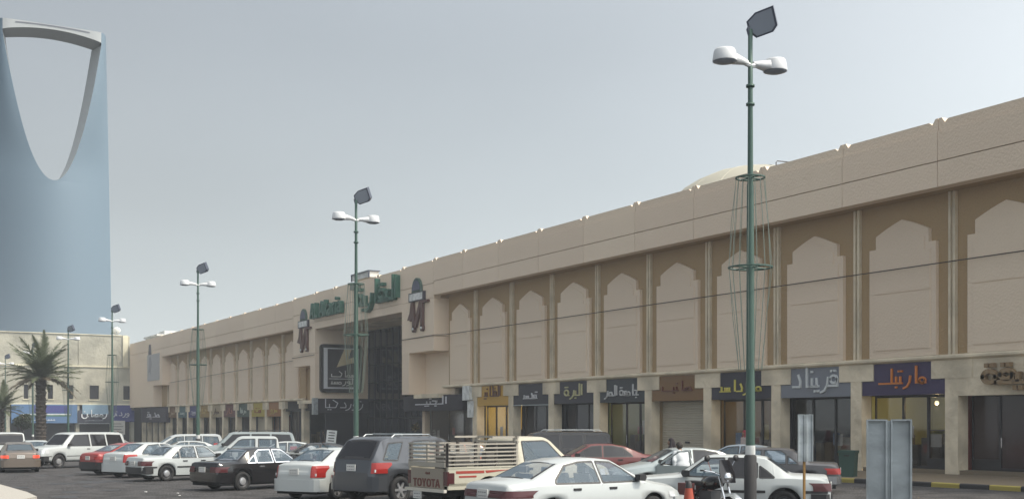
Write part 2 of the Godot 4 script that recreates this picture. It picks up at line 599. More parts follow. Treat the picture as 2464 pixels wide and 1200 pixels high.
# one shop bay under the ledge: kind "glass", "shutter", "open" or "dark"
func shop(b: Node, xr: float, xl: float, L2: float, head: float, kind: String, inside: Material, lit := 0.0):
	var g := gy((xr + xl) / 2.0) + 0.3
	var top := L2 - head
	var xa := xl + 0.34
	var xb := xr - 0.34
	done(bx(xl, xr, g - 0.5, g, -38.34, -44.0), "shop_floor", M.pavement, b)
	done(bx(xl + 0.02, xr - 0.02, top, top + 0.12, -38.75, -44.0), "shop_ceiling", M.shop_dark, b)
	if kind == "shutter":
		var sh := done(bx(xa, xb, g, top, -39.05, -39.0), "roller_shutter", M.shutter, b)
		var n := int((top - g) / 0.13)
		for i in n:
			var y := g + 0.13 * i
			var st := new_st()
			extrude(st, poly2([[0, 0.008], [0.022, 0.03], [0.022, 0.1], [0, 0.122]]), 0.0, xb - xa, Transform3D(Basis(Vector3(0, 0, 1), Vector3(0, 1, 0), Vector3(-1, 0, 0)), Vector3(xb, y, -39.0)))
			done(st, "shutter_slat", M.shutter, sh)
		done(bx(xa + 2.0, xa + 2.35, g + 0.9, g + 1.0, -38.97, -38.93), "shutter_handle", M.dark_frame, b)
		done(bx(xb, xr - 0.02, g, top, -39.2, -38.8), "door_jamb", M.shop_warm, b)
		done(bx(xa, xl + 0.02, g, top, -39.2, -38.8), "door_jamb", inside, b)
		return
	done(bx(xl + 0.02, xr - 0.02, g, top, -43.0, -43.2), "shop_back_wall", inside, b)
	done(bx(xl, xl + 0.12, g, top, -39.1, -43.0), "shop_side_wall", inside, b)
	var shelf := new_st()
	for k in 3:
		var y := g + 0.45 + 0.55 * k
		box(shelf, Vector3(xl + 0.4, y, -42.95), Vector3(xr - 0.4, y + 0.05, -42.5))
	for k in 9:
		var x := lerpf(xl + 0.5, xr - 0.8, k / 8.0)
		var y := g + 0.5 + 0.55 * (k % 3)
		box(shelf, Vector3(x, y, -42.85), Vector3(x + rng.randf_range(0.15, 0.3), y + rng.randf_range(0.15, 0.4), -42.6))
	done(shelf, "shelving", M.shop_grey, b)
	var stock := new_st()
	for k in 7:
		var x := lerpf(xl + 0.6, xr - 0.7, k / 6.0)
		var hh := rng.randf_range(0.5, 1.5)
		var ww := rng.randf_range(0.12, 0.3)
		box(stock, Vector3(x - ww, g, -40.6 - rng.randf_range(0.0, 1.4)), Vector3(x + ww, g + hh, -40.4))
	done(stock, "counter", M.shop_grey if k_even(xl) else M.shop_warm, b)
	if kind == "open":
		return
	if kind == "glass":
		# a paper poster or two stuck behind the glass
		for k in 2:
			var px := lerpf(xa + 0.3, xb - 0.9, rng.randf())
			var py := g + rng.randf_range(0.8, 1.5)
			done(bx(px, px + rng.randf_range(0.35, 0.6), py, py + rng.randf_range(0.4, 0.8), -39.16, -39.15), "poster", coat([lin(0.5, 0.48, 0.44), lin(0.35, 0.1, 0.08), lin(0.12, 0.2, 0.35), lin(0.5, 0.4, 0.15)][rng.randi() % 4]), b)
	# glazed front: two fixed lights and a door
	var w := xb - xa
	var cuts := [xa, xa + w * 0.36, xa + w * 0.66, xb] if int(absf(xl)) % 2 == 0 else [xa, xa + w * 0.30, xa + w * 0.62, xb]
	for k in 3:
		var x0: float = cuts[k]
		var x1: float = cuts[k + 1]
		var low := g + (0.12 if k == 1 else 0.45)
		var st := new_st()
		for e in [[x0, x0 + 0.06, g, top], [x1 - 0.06, x1, g, top], [x0 + 0.06, x1 - 0.06, g, low], [x0 + 0.06, x1 - 0.06, top - 0.08, top]]:
			box(st, Vector3(e[0], e[2], -39.12), Vector3(e[1], e[3], -39.04))
		var called := "door" if k == 1 else "window"
		var holder := Node3D.new()
		holder.name = called
		b.add_child(holder, true)
		done(st, "frame", M.dark_frame, holder)
		done(bx(x0 + 0.06, x1 - 0.06, low, top - 0.08, -39.085, -39.075), "pane", M.dark_glass if kind == "dark" else (M.brown_glass if kind == "brown" else M.pane), holder)
		if k == 1:
			done(bx(x0 + 0.1, x0 + 0.13, g + 0.9, g + 1.3, -39.0, -38.96), "handle", M.chrome, holder)
	if lit > 0.0:
		var bulb := SphereMesh.new()
		bulb.radius = 0.09
		bulb.height = 0.18
		bulb.radial_segments = 10
		bulb.rings = 6
		var o := put_mesh(bulb, "shop_lamp", lamp_glow(), b)
		o.position = Vector3((xl + xr) / 2.0, top - 0.3, -40.4)
		var li := OmniLight3D.new()
		li.name = "shop_light"
		li.light_color = Color(1.0, 0.87, 0.6)
		li.light_energy = lit
		li.light_size = 0.09
		li.omni_range = 12.0
		li.omni_attenuation = 2.0
		li.shadow_enabled = true
		li.position = Vector3(0, -0.2, 0.0)
		o.add_child(li, true)

func k_even(x: float) -> bool:
	return int(absf(x)) % 2 == 0

func lamp_glow() -> StandardMaterial3D:
	if M.has("glow"):
		return M.glow
	var m := mat("glow", Color(1, 0.95, 0.8))
	m.emission_enabled = true
	m.emission = Color(1.0, 0.9, 0.66)
	m.emission_energy_multiplier = 1.5
	return m

func pillar(b: Node, x: float, L2: float, capped := true):
	var g := gy(x) + 0.12
	var p := done(bx(x - 0.31, x + 0.31, g, L2 - 0.1, -38.85, -38.25), "pillar", M.stone, b)
	if capped:
		done(bx(x - 0.98, x + 0.98, L2 - 0.82, L2 - 0.102, -38.8, -38.235), "pillar_cap", M.stone, p)

func ledge(b: Node, x0: float, x1: float, L2: float):
	done(ext([[0.0, L2 - 0.10], [0.12, L2 - 0.02], [0.12, L2 + 0.06], [0.0, L2 + 0.13]], 0.0, absf(x1 - x0), Transform3D(Basis(Vector3(0, 0, 1), Vector3(0, 1, 0), Vector3(-1, 0, 0)), Vector3(maxf(x0, x1), 0, -38.24))), "ledge", M.stone, b)
	done(bx(x0, x1, L2 - 0.101, L2 + 0.129, -38.9, -38.245), "lintel_beam", M.stone, b)

func mall():
	var b := thing("shopping_arcade", "long beige stone shopping arcade with stepped arch panels above its row of shops", "building", Vector3.ZERO)
	# ---- right wing
	var L2 := 4.78
	var E := 11.4
	var P := 14.0
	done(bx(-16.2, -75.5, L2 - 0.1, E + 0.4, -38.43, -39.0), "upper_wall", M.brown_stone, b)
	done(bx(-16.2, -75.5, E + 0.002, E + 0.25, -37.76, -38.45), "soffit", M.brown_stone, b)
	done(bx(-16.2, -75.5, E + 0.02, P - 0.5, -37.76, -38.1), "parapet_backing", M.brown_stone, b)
	for k in 12:
		var x := -16.2 - 5.0 * k
		if k < 12:
			pilaster(b, x, L2, E)
		if k < 11:
			arch_bay(b, x - 2.5, 1.74, L2, E, stone_of(k))
	arch_bay(b, -73.45, 1.55, L2, E, stone_of(2))
	for k in 12:
		parapet_bay(b, -16.0 - 5.0 * (k + 1) + (0.5 if k == 11 else 0.0), 4.5 if k == 11 else 5.0, E, P, stone_of(k + 1))
	parapet_bay(b, -81.0, 5.5, 11.22, P - 0.05, M.stone_panel)
	parapet_bay(b, -105.5, 5.8, 11.22, P - 0.15, M.stone_panel_c)
	ledge(b, -16.2, -76.0, L2)
	for k in 12:
		pillar(b, -16.2 - 5.0 * k, L2, k > 2)
	var kinds := ["dark", "dark", "brown", "glass", "glass", "glass", "shutter", "glass", "dark", "dark", "glass"]
	var ins := [M.shop_dark, M.shop_dark, M.shop_red, M.shop_olive, M.shop_dark, M.shop_warm, M.shop_warm, M.shop_green, M.shop_dark, M.shop_dark, M.shop_yellow]
	var lit := [0.0, 0.0, 0.0, 0.8, 0.0, 0.6, 0.0, 0.6, 0.0, 0.0, 2.2]
	for k in 11:
		var x := -16.2 - 5.0 * k
		shop(b, x, x - 5.0, L2, 1.45, kinds[k], ins[k], lit[k])
	shop(b, -71.2, -80.0, L2, 1.5, "glass", M.shop_grey, 0.8)
	# stone wall over the shop whose letters stand straight on the wall
	done(bx(-16.4, -30.9, 3.25, L2 - 0.102, -38.8, -38.26), "shop_head_wall", M.stone, b)
	# ---- the piers and the portal
	for d in [[-75.5, -81.0, 4.3, 4.78], [-99.7, -105.5, 4.25, 4.36]]:
		var xr: float = d[0]
		var xl: float = d[1]
		var low: float = d[2]
		done(bx(xl, xr, 7.4, 8.44, -38.9, -37.2), "pier_stone", M.stone_panel, b)
		done(bx(xl, xr, 8.47, 11.2, -38.9, -37.203), "pier_stone", M.stone_panel_c, b)
		done(bx(xl + 0.01, xr - 0.01, 11.2, 13.4, -37.76, -38.9), "pier_backing", M.brown_stone, b)
		if xr > -90.0:
			done(bx(xl, xl + 1.25, low, 7.398, -38.9, -37.205), "pier_leg", M.stone_panel_b, b)
			done(bx(xl + 1.25, xr + 0.6, low - 0.1, 7.6, -38.95, -38.6), "niche_wall", M.stone_panel_c, b)
			done(bx(xl + 1.25, xr, low - 0.3, low, -38.9, -37.6), "niche_sill", M.stone, b)
		else:
			done(bx(xr - 1.25, xr, low, 7.398, -38.9, -37.205), "pier_leg", M.stone_panel_b, b)
			done(bx(xl - 0.5, xr - 1.25, low - 0.1, 7.6, -38.95, -38.6), "niche_wall", M.brown_stone, b)
			done(bx(xl, xr - 1.25, low - 0.3, low, -38.9, -37.6), "niche_sill", M.stone, b)
			done(bx(xl, xr, 3.3, low - 0.301, -38.9, -38.4), "shop_head_wall", M.black_paint, b)
	for k in 4:
		parapet_bay(b, -81.0 - 4.675 * (k + 1), 4.675, 11.25, 13.88, stone_of(k))
	done(bx(-81.0, -99.7, 10.62, 11.22, -38.9, -37.2), "portal_lintel", M.stone_panel, b)
	done(bx(-81.0, -99.7, 10.64, 13.4, -37.76, -38.9), "portal_backing", M.brown_stone, b)
	done(bx(-81.0, -99.7, 10.9, 11.1, -38.9, -46.0), "portal_ceiling", M.brown_stone, b)
	done(bx(-99.7, -100.2, 4.38, 10.9, -38.9, -42.4), "portal_side_wall", M.stone_panel_b, b)
	done(bx(-99.9, -100.2, -0.5, 4.36, -38.3, -42.4), "portal_shop_wall", M.dark_glass, b)
	done(bx(-80.95, -80.5, -0.4, 10.9, -38.9, -46.0), "portal_side_wall", M.stone_panel_b, b)
	var sc := done(bx(-80.95, -104.0, -0.5, 10.9, -42.41, -42.7), "entrance_screen", M.dark_glass, b)
	for k in 14:
		var x := -82.3 - 1.33 * k
		done(bx(x - 0.04, x + 0.04, -0.2, 10.9, -42.405, -42.33), "mullion", M.dark_frame, sc)
	for k in 6:
		var y := 2.6 + 1.6 * k
		done(bx(-80.95, -100.0, y - 0.04, y + 0.04, -42.404, -42.35), "transom", M.dark_frame, sc)
	# ---- left wing
	L2 = 4.36
	E = 10.95
	P = 13.75
	done(bx(-105.5, -158.0, L2 - 0.1, E + 0.4, -38.43, -39.0), "upper_wall", M.brown_stone, b)
	done(bx(-105.5, -157.9, E + 0.002, E + 0.25, -37.76, -38.45), "soffit", M.brown_stone, b)
	done(bx(-105.5, -157.9, E + 0.02, P - 0.5, -37.76, -38.1), "parapet_backing", M.brown_stone, b)
	for k in 10:
		var x := -111.75 - 5.19 * k
		if k < 10:
			pilaster(b, x, L2, E)
		if k < 9:
			arch_bay(b, x - 2.595, 1.8, L2, E, stone_of(k + 2))
		parapet_bay(b, -105.5 - 5.23 * (k + 1), 5.23, E, P, stone_of(k + 3))
	arch_bay(b, -109.0, 1.8, L2, E, stone_of(1))
	ledge(b, -105.5, -158.5, L2)
	var lk := ["glass", "shutter", "open", "glass", "glass", "glass", "glass", "glass", "glass"]
	var li := [M.shop_red, M.shop_dark, M.shop_grey, M.shop_dark, M.shop_warm, M.shop_dark, M.shop_grey, M.shop_grey, M.shop_dark]
	for k in 9:
		var x := -111.75 - 5.19 * k
		shop(b, x, x - 5.19, L2, 1.55, lk[k], li[k], 0.0)
	shop(b, -105.5, -111.75, L2, 1.0, "dark", M.shop_dark, 0.0)
	for k in 10:
		pillar(b, -111.75 - 5.19 * k, L2)
	pillar(b, -105.9, L2)
	# end block in the corner
	for k in 4:
		parapet_bay(b, -157.8 - 4.8 * (k + 1), 4.8, E, P, stone_of(k + 1), false)
	done(bx(-157.0, -177.0, 7.2, E - 0.02, -38.9, -37.2), "end_block_wall", M.stone_panel, b)
	done(bx(-162.2, -177.0, L2, 7.198, -38.9, -37.203), "end_block_wall", M.stone_panel_c, b)
	done(bx(-157.0, -162.2, L2, 7.6, -38.95, -38.4), "niche_wall", M.brown_stone, b)
	done(bx(-157.2, -181.0, -1.4, L2 - 0.01, -39.3, -39.0), "shop_front_wall", M.dark_glass, b)
	for k in 5:
		done(bx(-160.0 - 3.6 * k, -160.5 - 3.6 * k, -1.4, L2 - 0.5, -38.99, -38.5), "pillar", M.stone, b)
	# roof slab and rear wall close the block
	done(bx(-16.2, -177.0, 10.6, 10.9, -39.0, -90.0), "roof", M.stone, b)
	done(bx(-16.2, -177.0, -2.0, 10.6, -89.6, -90.0), "rear_wall", M.stone, b)
	done(bx(-176.9, -177.3, -2.0, 10.6, -39.4, -89.6), "end_wall", M.stone, b)
	done(bx(-105.55, -111.7, 3.3, 4.25, -38.9, -38.5), "shop_head_wall", M.black_paint, b)
	done(bx(-15.9, -16.2, -0.5, 13.9, -37.3, -90.0), "end_wall", M.stone, b)
	# strung light cable along the whole front
	var c := new_st()
	tube(c, [Vector3(-16.2, 8.56, -38.05), Vector3(-75.4, 8.56, -38.05)], 0.024, 5)
	tube(c, [Vector3(-75.4, 8.56, -38.05), Vector3(-75.35, 8.5, -37.12), Vector3(-81.0, 8.46, -37.12)], 0.024, 5)
	tube(c, [Vector3(-99.7, 8.3, -37.12), Vector3(-105.6, 8.25, -37.12), Vector3(-105.7, 8.2, -38.05)], 0.024, 5)
	tube(c, [Vector3(-105.7, 8.2, -38.05), Vector3(-157.0, 7.45, -38.05)], 0.024, 5)
	done(c, "cable", M.cable, b)
	# shallow dome over the mall hall, behind the parapet
	var dm := thing("roof_dome", "shallow cream dome rising behind the parapet beyond the tallest lamp post", "dome", Vector3(-64.6, 10.2, -58.1), 0.0)
	var st := new_st(true)
	var prof := [[7.4, 0.0], [7.4, 5.4]]
	for i in range(1, 11):
		var a := i / 10.0 * PI / 2.0
		prof.append([7.4 * cos(a), 5.4 + 5.2 * sin(a)])
	lathe(st, prof, 48)
	done(st, "shell", M.dome_render, dm)
	var rb := new_st()
	for k in 16:
		var a := TAU * k / 16.0
		var pts := []
		for i in 9:
			var e := i / 8.0 * PI / 2.0 * 0.97
			pts.append(Vector3(cos(a) * 7.37 * cos(e), 5.4 + 5.17 * sin(e), sin(a) * 7.37 * cos(e)))
		tube(rb, pts, 0.06, 4)
	done(rb, "rib", M.dome_render, dm)

func far_wing():
	var w := thing("cream_wing", "cream building across the end of the car park with small dark square windows", "building", Vector3.ZERO)
	var X := -177.0
	var top := 14.9
	done(bx(X - 14, X, 10.36, top, -37.2, -30.0), "upper_wall", M.cream_wall, w)
	done(bx(X - 14, X - 0.03, 10.36, top, -29.94, 14.0), "upper_wall", M.cream_wall, w)
	done(bx(X - 0.2, X + 0.22, 10.4, top + 0.1, -36.9, -36.2), "corner_strip", M.cream_trim, w)
	done(bx(X - 0.5, X + 0.12, top, top + 0.12, -36.1, 14.0), "coping", M.cream_trim, w)
	done(bx(X - 0.5, X + 0.14, 10.22, 10.42, -38.6, 14.0), "string_course", M.cream_trim, w)
	var low := done(bx(X - 14, X - 0.32, 4.95, 10.3, -38.6, 14.0), "lower_wall", M.cream_wall, w)
	# the outer skin of the lower wall, with true openings for the windows
	var holes := [[-22.95, 0.6], [-26.2, 0.7], [-29.0, 0.6], [-32.2, 1.3], [-36.95, 1.3], [-18.5, 0.6], [-14.5, 0.6], [-10.5, 0.6]]
	holes.sort_custom(func(a, c): return a[0] < c[0])
	var z := -38.6
	for h in holes:
		var a: float = h[0] - h[1] / 2.0
		var c: float = h[0] + h[1] / 2.0
		done(bx(X - 0.32, X, 4.95, 10.22, z, a), "wall_panel", M.cream_wall, w)
		done(bx(X - 0.32, X - 0.002, 4.95, 5.55, a, c), "wall_panel", M.cream_wall, w)
		done(bx(X - 0.32, X - 0.002, 7.58, 10.22, a, c), "wall_panel", M.cream_wall, w)
		var n := Node3D.new()
		n.name = "window"
		w.add_child(n, true)
		done(bx(X - 0.28, X - 0.26, 5.55, 7.58, a, c), "pane", M.dark_glass, n)
		var fr := new_st()
		for e in [[a, a + 0.06, 5.55, 7.58], [c - 0.06, c, 5.55, 7.58], [a, c, 7.5, 7.58]]:
			box(fr, Vector3(X - 0.255, e[2], e[0]), Vector3(X - 0.2, e[3], e[1]))
		done(fr, "frame", M.dark_frame, n)
		done(bx(X - 0.1, X + 0.1, 5.4, 5.55, a - 0.12, c + 0.12), "sill", M.cream_trim, n)
		z = c
	done(bx(X - 0.32, X, 4.95, 10.22, z, 14.0), "wall_panel", M.cream_wall, w)
	done(bx(X - 0.5, X + 0.1, 4.75, 4.949, -38.2, 14.0), "string_course", M.cream_trim, w)
	done(bx(X - 1.2, X - 1.0, -1.5, 4.75, -42.0, 14.0), "shop_front_wall", M.dark_glass, w)
	done(bx(X - 6.0, X, -3.0, gy(X) + 0.15, -38.6, 14.0), "shop_floor", M.pavement, w)
	for zz in [-37.6, -34.75, -29.9, -20.6, -12.0, -3.0]:
		done(bx(X - 0.95, X - 0.02, -1.2, 4.749, zz - 0.25, zz + 0.25), "pillar", M.cream_wall, w)

func roof_things():
	var r := thing("roof_plant_room", "small white plant room on the roof above the far corner", "plant room", Vector3(-186, 10.9, -45.5))
	done(bx(-4.2, 4.2, 0.0, 4.6, -3.0, 3.0), "wall", M.white_wall, r)
	done(bx(-4.5, 4.5, 4.6, 4.85, -3.3, 3.3), "roof", M.white_wall, r)
	done(bx(-2.0, 1.8, 4.85, 5.6, -1.5, 1.5), "tank", M.white_wall, r)
	done(bx(4.18, 4.24, 0.6, 3.2, 0.6, 2.6), "door", M.shop_grey, r)
	var dsh := thing("satellite_dish", "small dish on a stalk at the roof corner left of the white plant room", "dish", Vector3(-180.3, 14.9, -36.0))
	var st := new_st(true)
	lathe(st, [[0.02, 0.0], [0.35, 0.06], [0.62, 0.2], [0.6, 0.22], [0.33, 0.08], [0.02, 0.03]], 16, Transform3D(Basis(Vector3(0, 0, 1), 1.1), Vector3(0, 0.9, 0)))
	done(st, "reflector", M.white_wall, dsh)
	var s2 := new_st()
	tube(s2, [Vector3(0, 0, 0), Vector3(0, 0.9, 0)], 0.05, 6)
	done(s2, "stalk", M.steel, dsh)
	# small white sign cabinet with a dark frame standing on the parapet
	var c := thing("roof_cabinet", "white boxy light cabinet with dark frame on the parapet above the green letters", "light cabinet", Vector3(-89.2, 13.95, -37.6))
	done(bx(-1.85, 1.75, 0.06, 0.52, -0.5, 0.35), "cabinet", M.white_wall, c)
	var f := new_st()
	box(f, Vector3(-1.95, 0.52, -0.6), Vector3(1.85, 0.60, 0.45))
	box(f, Vector3(-1.93, 0.0, 0.33), Vector3(-1.83, 0.52, 0.43))
	box(f, Vector3(1.73, 0.0, 0.33), Vector3(1.83, 0.52, 0.43))
	box(f, Vector3(-1.9, -0.3, -0.3), Vector3(-1.8, 0.1, 0.1))
	done(f, "frame", M.flood_dark, c)
	var br := new_st()
	box(br, Vector3(-1.5, -0.75, 0.42), Vector3(0.2, -0.3, 0.7))
	done(br, "ballast_box", M.wire, c)
	# bent handrail on the roof beside the dome
	var h := thing("roof_handrail", "thin bent pipe handrail on the roof to the right of the dome", "handrail", Vector3(-42.0, 14.0, -40.0), deg_to_rad(62))
	var p := new_st()
	tube(p, [Vector3(-0.75, -3.1, 0), Vector3(-0.75, 0.8, 0), Vector3(-0.7, 0.86, 0), Vector3(0.7, 0.74, 0), Vector3(0.75, 0.68, 0), Vector3(0.75, -3.1, 0)], 0.025, 6)
	done(p, "rail", M.cable, h)

# ---------------------------------------------------------------- lettering
func ring(c: Vector2, rx: float, ry: float) -> Array:
	var a := PackedVector2Array()
	var b := PackedVector2Array()
	for i in 9:
		var t := PI * i / 8.0
		a.append(c + Vector2(cos(t) * rx, sin(t) * ry))
		b.append(c + Vector2(cos(t + PI) * rx, sin(t + PI) * ry))
	return [a, b]

func glyph(n: String) -> Array:
	# [strokes, advance, dots]; the pen runs from right to left, so x is negative
	match n:
		"alef": return [[[[-0.1, 0], [-0.1, 2.2]]], 0.6]
		"alef_f": return [[[[0, 0], [-0.35, 0], [-0.35, 2.2]]], 0.8]
		"lam": return [[[[0, 2.2], [0, 0], [-0.6, 0]]], 0.6]
		"lam_f": return [[[[0, 0], [-0.4, 0]], [[-0.4, 2.2], [-0.4, -0.1], [-0.7, -0.6], [-1.2, -0.6], [-1.45, -0.1]]], 1.7]
		"lam_l": return [[[[0, 0], [-2.3, 0]], [[-0.35, 0], [-0.35, 2.1]]], 2.4]
		"tooth": return [[[[0, 0], [-0.62, 0]], [[-0.3, 0], [-0.3, 0.95]]], 0.6]
		"line": return [[[[0, 0], [-1.6, 0]]], 1.6]
		"ba_f": return [[[[0, 0], [-1.9, 0], [-1.9, 0.9]]], 2.1]
		"ra": return [[[[-0.05, 0.9], [-0.15, 0.1], [-0.5, -0.5], [-0.95, -0.7]]], 0.85]
		"dal": return [[[[-0.3, 1.3], [-0.05, 0.6], [-0.1, 0], [-1.0, 0]]], 1.25]
		"kaf": return [[[[-1.0, 2.0], [-0.2, 1.2], [-0.55, 0], [-1.3, 0]]], 1.3]
		"mim": return [[[[0, 0], [-1.0, 0]], "o", -0.5, 0.3, 0.4, 0.4], 1.0]
		"qaf": return [[[[-0.06, 0.6], [-0.1, 0], [-1.2, 0]], "o", -0.5, 0.72, 0.42, 0.42], 1.15]
		"waw": return [[[[-0.03, 0.6], [-0.1, 0], [-0.5, -0.5], [-1.0, -0.65]], "o", -0.42, 0.62, 0.38, 0.38], 1.15]
		"ta_m": return [[[[0, 0], [-0.2, 0.0]], "o", -0.6, 0.55, 0.45, 0.55], 1.2]
		"noon_f": return [[[[0, 0], [-0.2, 0], [-0.2, 0.8]], [[-0.2, 0], [-0.5, -0.55], [-1.1, -0.6], [-1.5, -0.1], [-1.5, 0.7]]], 1.7]
		"seen": return [[[[0, 0], [-1.4, 0]], [[-0.2, 0], [-0.2, 0.8]], [[-0.6, 0], [-0.6, 0.8]], [[-1.0, 0], [-1.0, 0.8]]], 1.35]
		"sad": return [[[[0, 0], [-1.5, 0]], [[-0.1, 0], [-0.4, 0.75], [-0.95, 0.7], [-1.1, 0.0]], [[-1.35, 0], [-1.35, 0.6]]], 1.5]
		"ain": return [[[[0, 0], [-1.0, 0]], [[-0.15, 0.0], [-0.75, 0.85], [-0.15, 0.85], [-0.75, 0.0]]], 0.95]
		"jim": return [[[[0, 0.0], [-1.1, 0.0]], [[-1.05, 1.0], [-0.3, 0.9], [-0.6, 0.0]]], 1.1]
	return [[], 0.5]

func arabic(word: Array) -> Array:
	# word: ["qaf^2", "ra", " ", ...]; ^n puts n dots above and _n below. Returns [polygons, width]
	var polys := []
	var x := 0.0
	for w in word:
		var spec: String = w
		if spec == " ":
			x -= 0.35
			continue
		var up := 0
		var dn := 0
		if "^" in spec:
			up = int(spec.get_slice("^", 1))
			spec = spec.get_slice("^", 0)
		elif "_" in spec and spec.right(1).is_valid_int():
			dn = int(spec.right(1))
			spec = spec.left(spec.length() - 2)
		var g := glyph(spec)
		var items: Array = g[0]
		var i := 0
		while i < items.size():
			if items[i] is String:
				for l in ring(Vector2(x + items[i + 1], items[i + 2]), items[i + 3], items[i + 4]):
					polys.append(l)
				i += 5
				continue
			var l := PackedVector2Array()
			for v in items[i]:
				l.append(Vector2(x + v[0], v[1]))
			polys.append(l)
			i += 1
		var mid: float = x - g[1] * 0.5
		for k in up:
			var dx := (k - (up - 1) / 2.0) * 0.4
			polys.append(PackedVector2Array([Vector2(mid + dx - 0.13, 1.65), Vector2(mid + dx + 0.13, 1.65)]))
		for k in dn:
			var dx := (k - (dn - 1) / 2.0) * 0.4
			polys.append(PackedVector2Array([Vector2(mid + dx - 0.13, -0.55), Vector2(mid + dx + 0.13, -0.55)]))
		x -= g[1]
	return [polys, -x]

func lettering(parent: Node, word: Array, at: Vector3, xh: float, width: float, m: Material, depth := 0.1, pen := 0.25, t := Basis(), called := "lettering"):
	# at is the middle of the baseline; the word is stretched to the given width
	var r := arabic(word)
	var sx: float = width / r[1]
	var st := new_st()
	for l in r[0]:
		var pts := PackedVector2Array()
		for v in l:
			pts.append(Vector2(v.x * sx + width / 2.0, v.y * xh))
		for poly in Geometry2D.offset_polyline(pts, pen * xh * 0.5, Geometry2D.JOIN_MITER, Geometry2D.END_SQUARE if l.size() > 2 else Geometry2D.END_BUTT):
			if not Geometry2D.is_polygon_clockwise(poly):
				extrude(st, poly, 0.0, depth, Transform3D(t, at))
	return done(st, called, m, parent)

func latin(parent: Node, s: String, at: Vector3, height: float, width: float, m: Material, depth := 0.05, t := Basis(), bold := true, called := "lettering"):
	var tm := TextMesh.new()
	var f := SystemFont.new()
	f.font_names = PackedStringArray(["Droid Sans"])
	f.font_weight = 700 if bold else 400
	tm.font = f
	tm.text = s
	tm.font_size = 64
	tm.pixel_size = 0.01
	tm.depth = depth
	var bb := tm.get_aabb()
	var o := put_mesh(tm, called, m, parent)
	o.transform = Transform3D(t.scaled_local(Vector3(width / bb.size.x, height / bb.size.y, 1.0)), at)
	return o

func t_board(cx: float, half: float, L2: float, drop: float) -> Array:
	return [[cx - half, L2 - drop], [cx + half, L2 - drop], [cx + half, L2 - 0.84], [cx + half - 0.66, L2 - 0.84], [cx + half - 0.66, L2 - 0.11], [cx - half + 0.66, L2 - 0.11], [cx - half + 0.66, L2 - 0.84], [cx - half, L2 - 0.84]]

func sign_at(k: int, label: String, board: Color, letter: Color, word: Array, xh: float, width: float, yb: float, edge := false):
	# one of the stepped sign boards of the right wing, over the shop of bay k
	var cx := -16.2 - 5.0 * k - 2.5
	var L2 := 4.78
	var s := thing("shop_sign", label, "shop sign", Vector3(cx, 0, -38.5))
	var bd := done(ext(t_board(0, 2.17, L2, 1.44), 0.0, 0.22), "board", coat(board, 0.45), s)
	if edge:
		done(bx(-2.17, 2.17, L2 - 1.5, L2 - 1.44, 0.0, 0.26), "trim_strip", M.steel, bd)
	lettering(s, word, Vector3(0, L2 - yb, 0.21), xh, width, coat(letter, 0.4), 0.09)

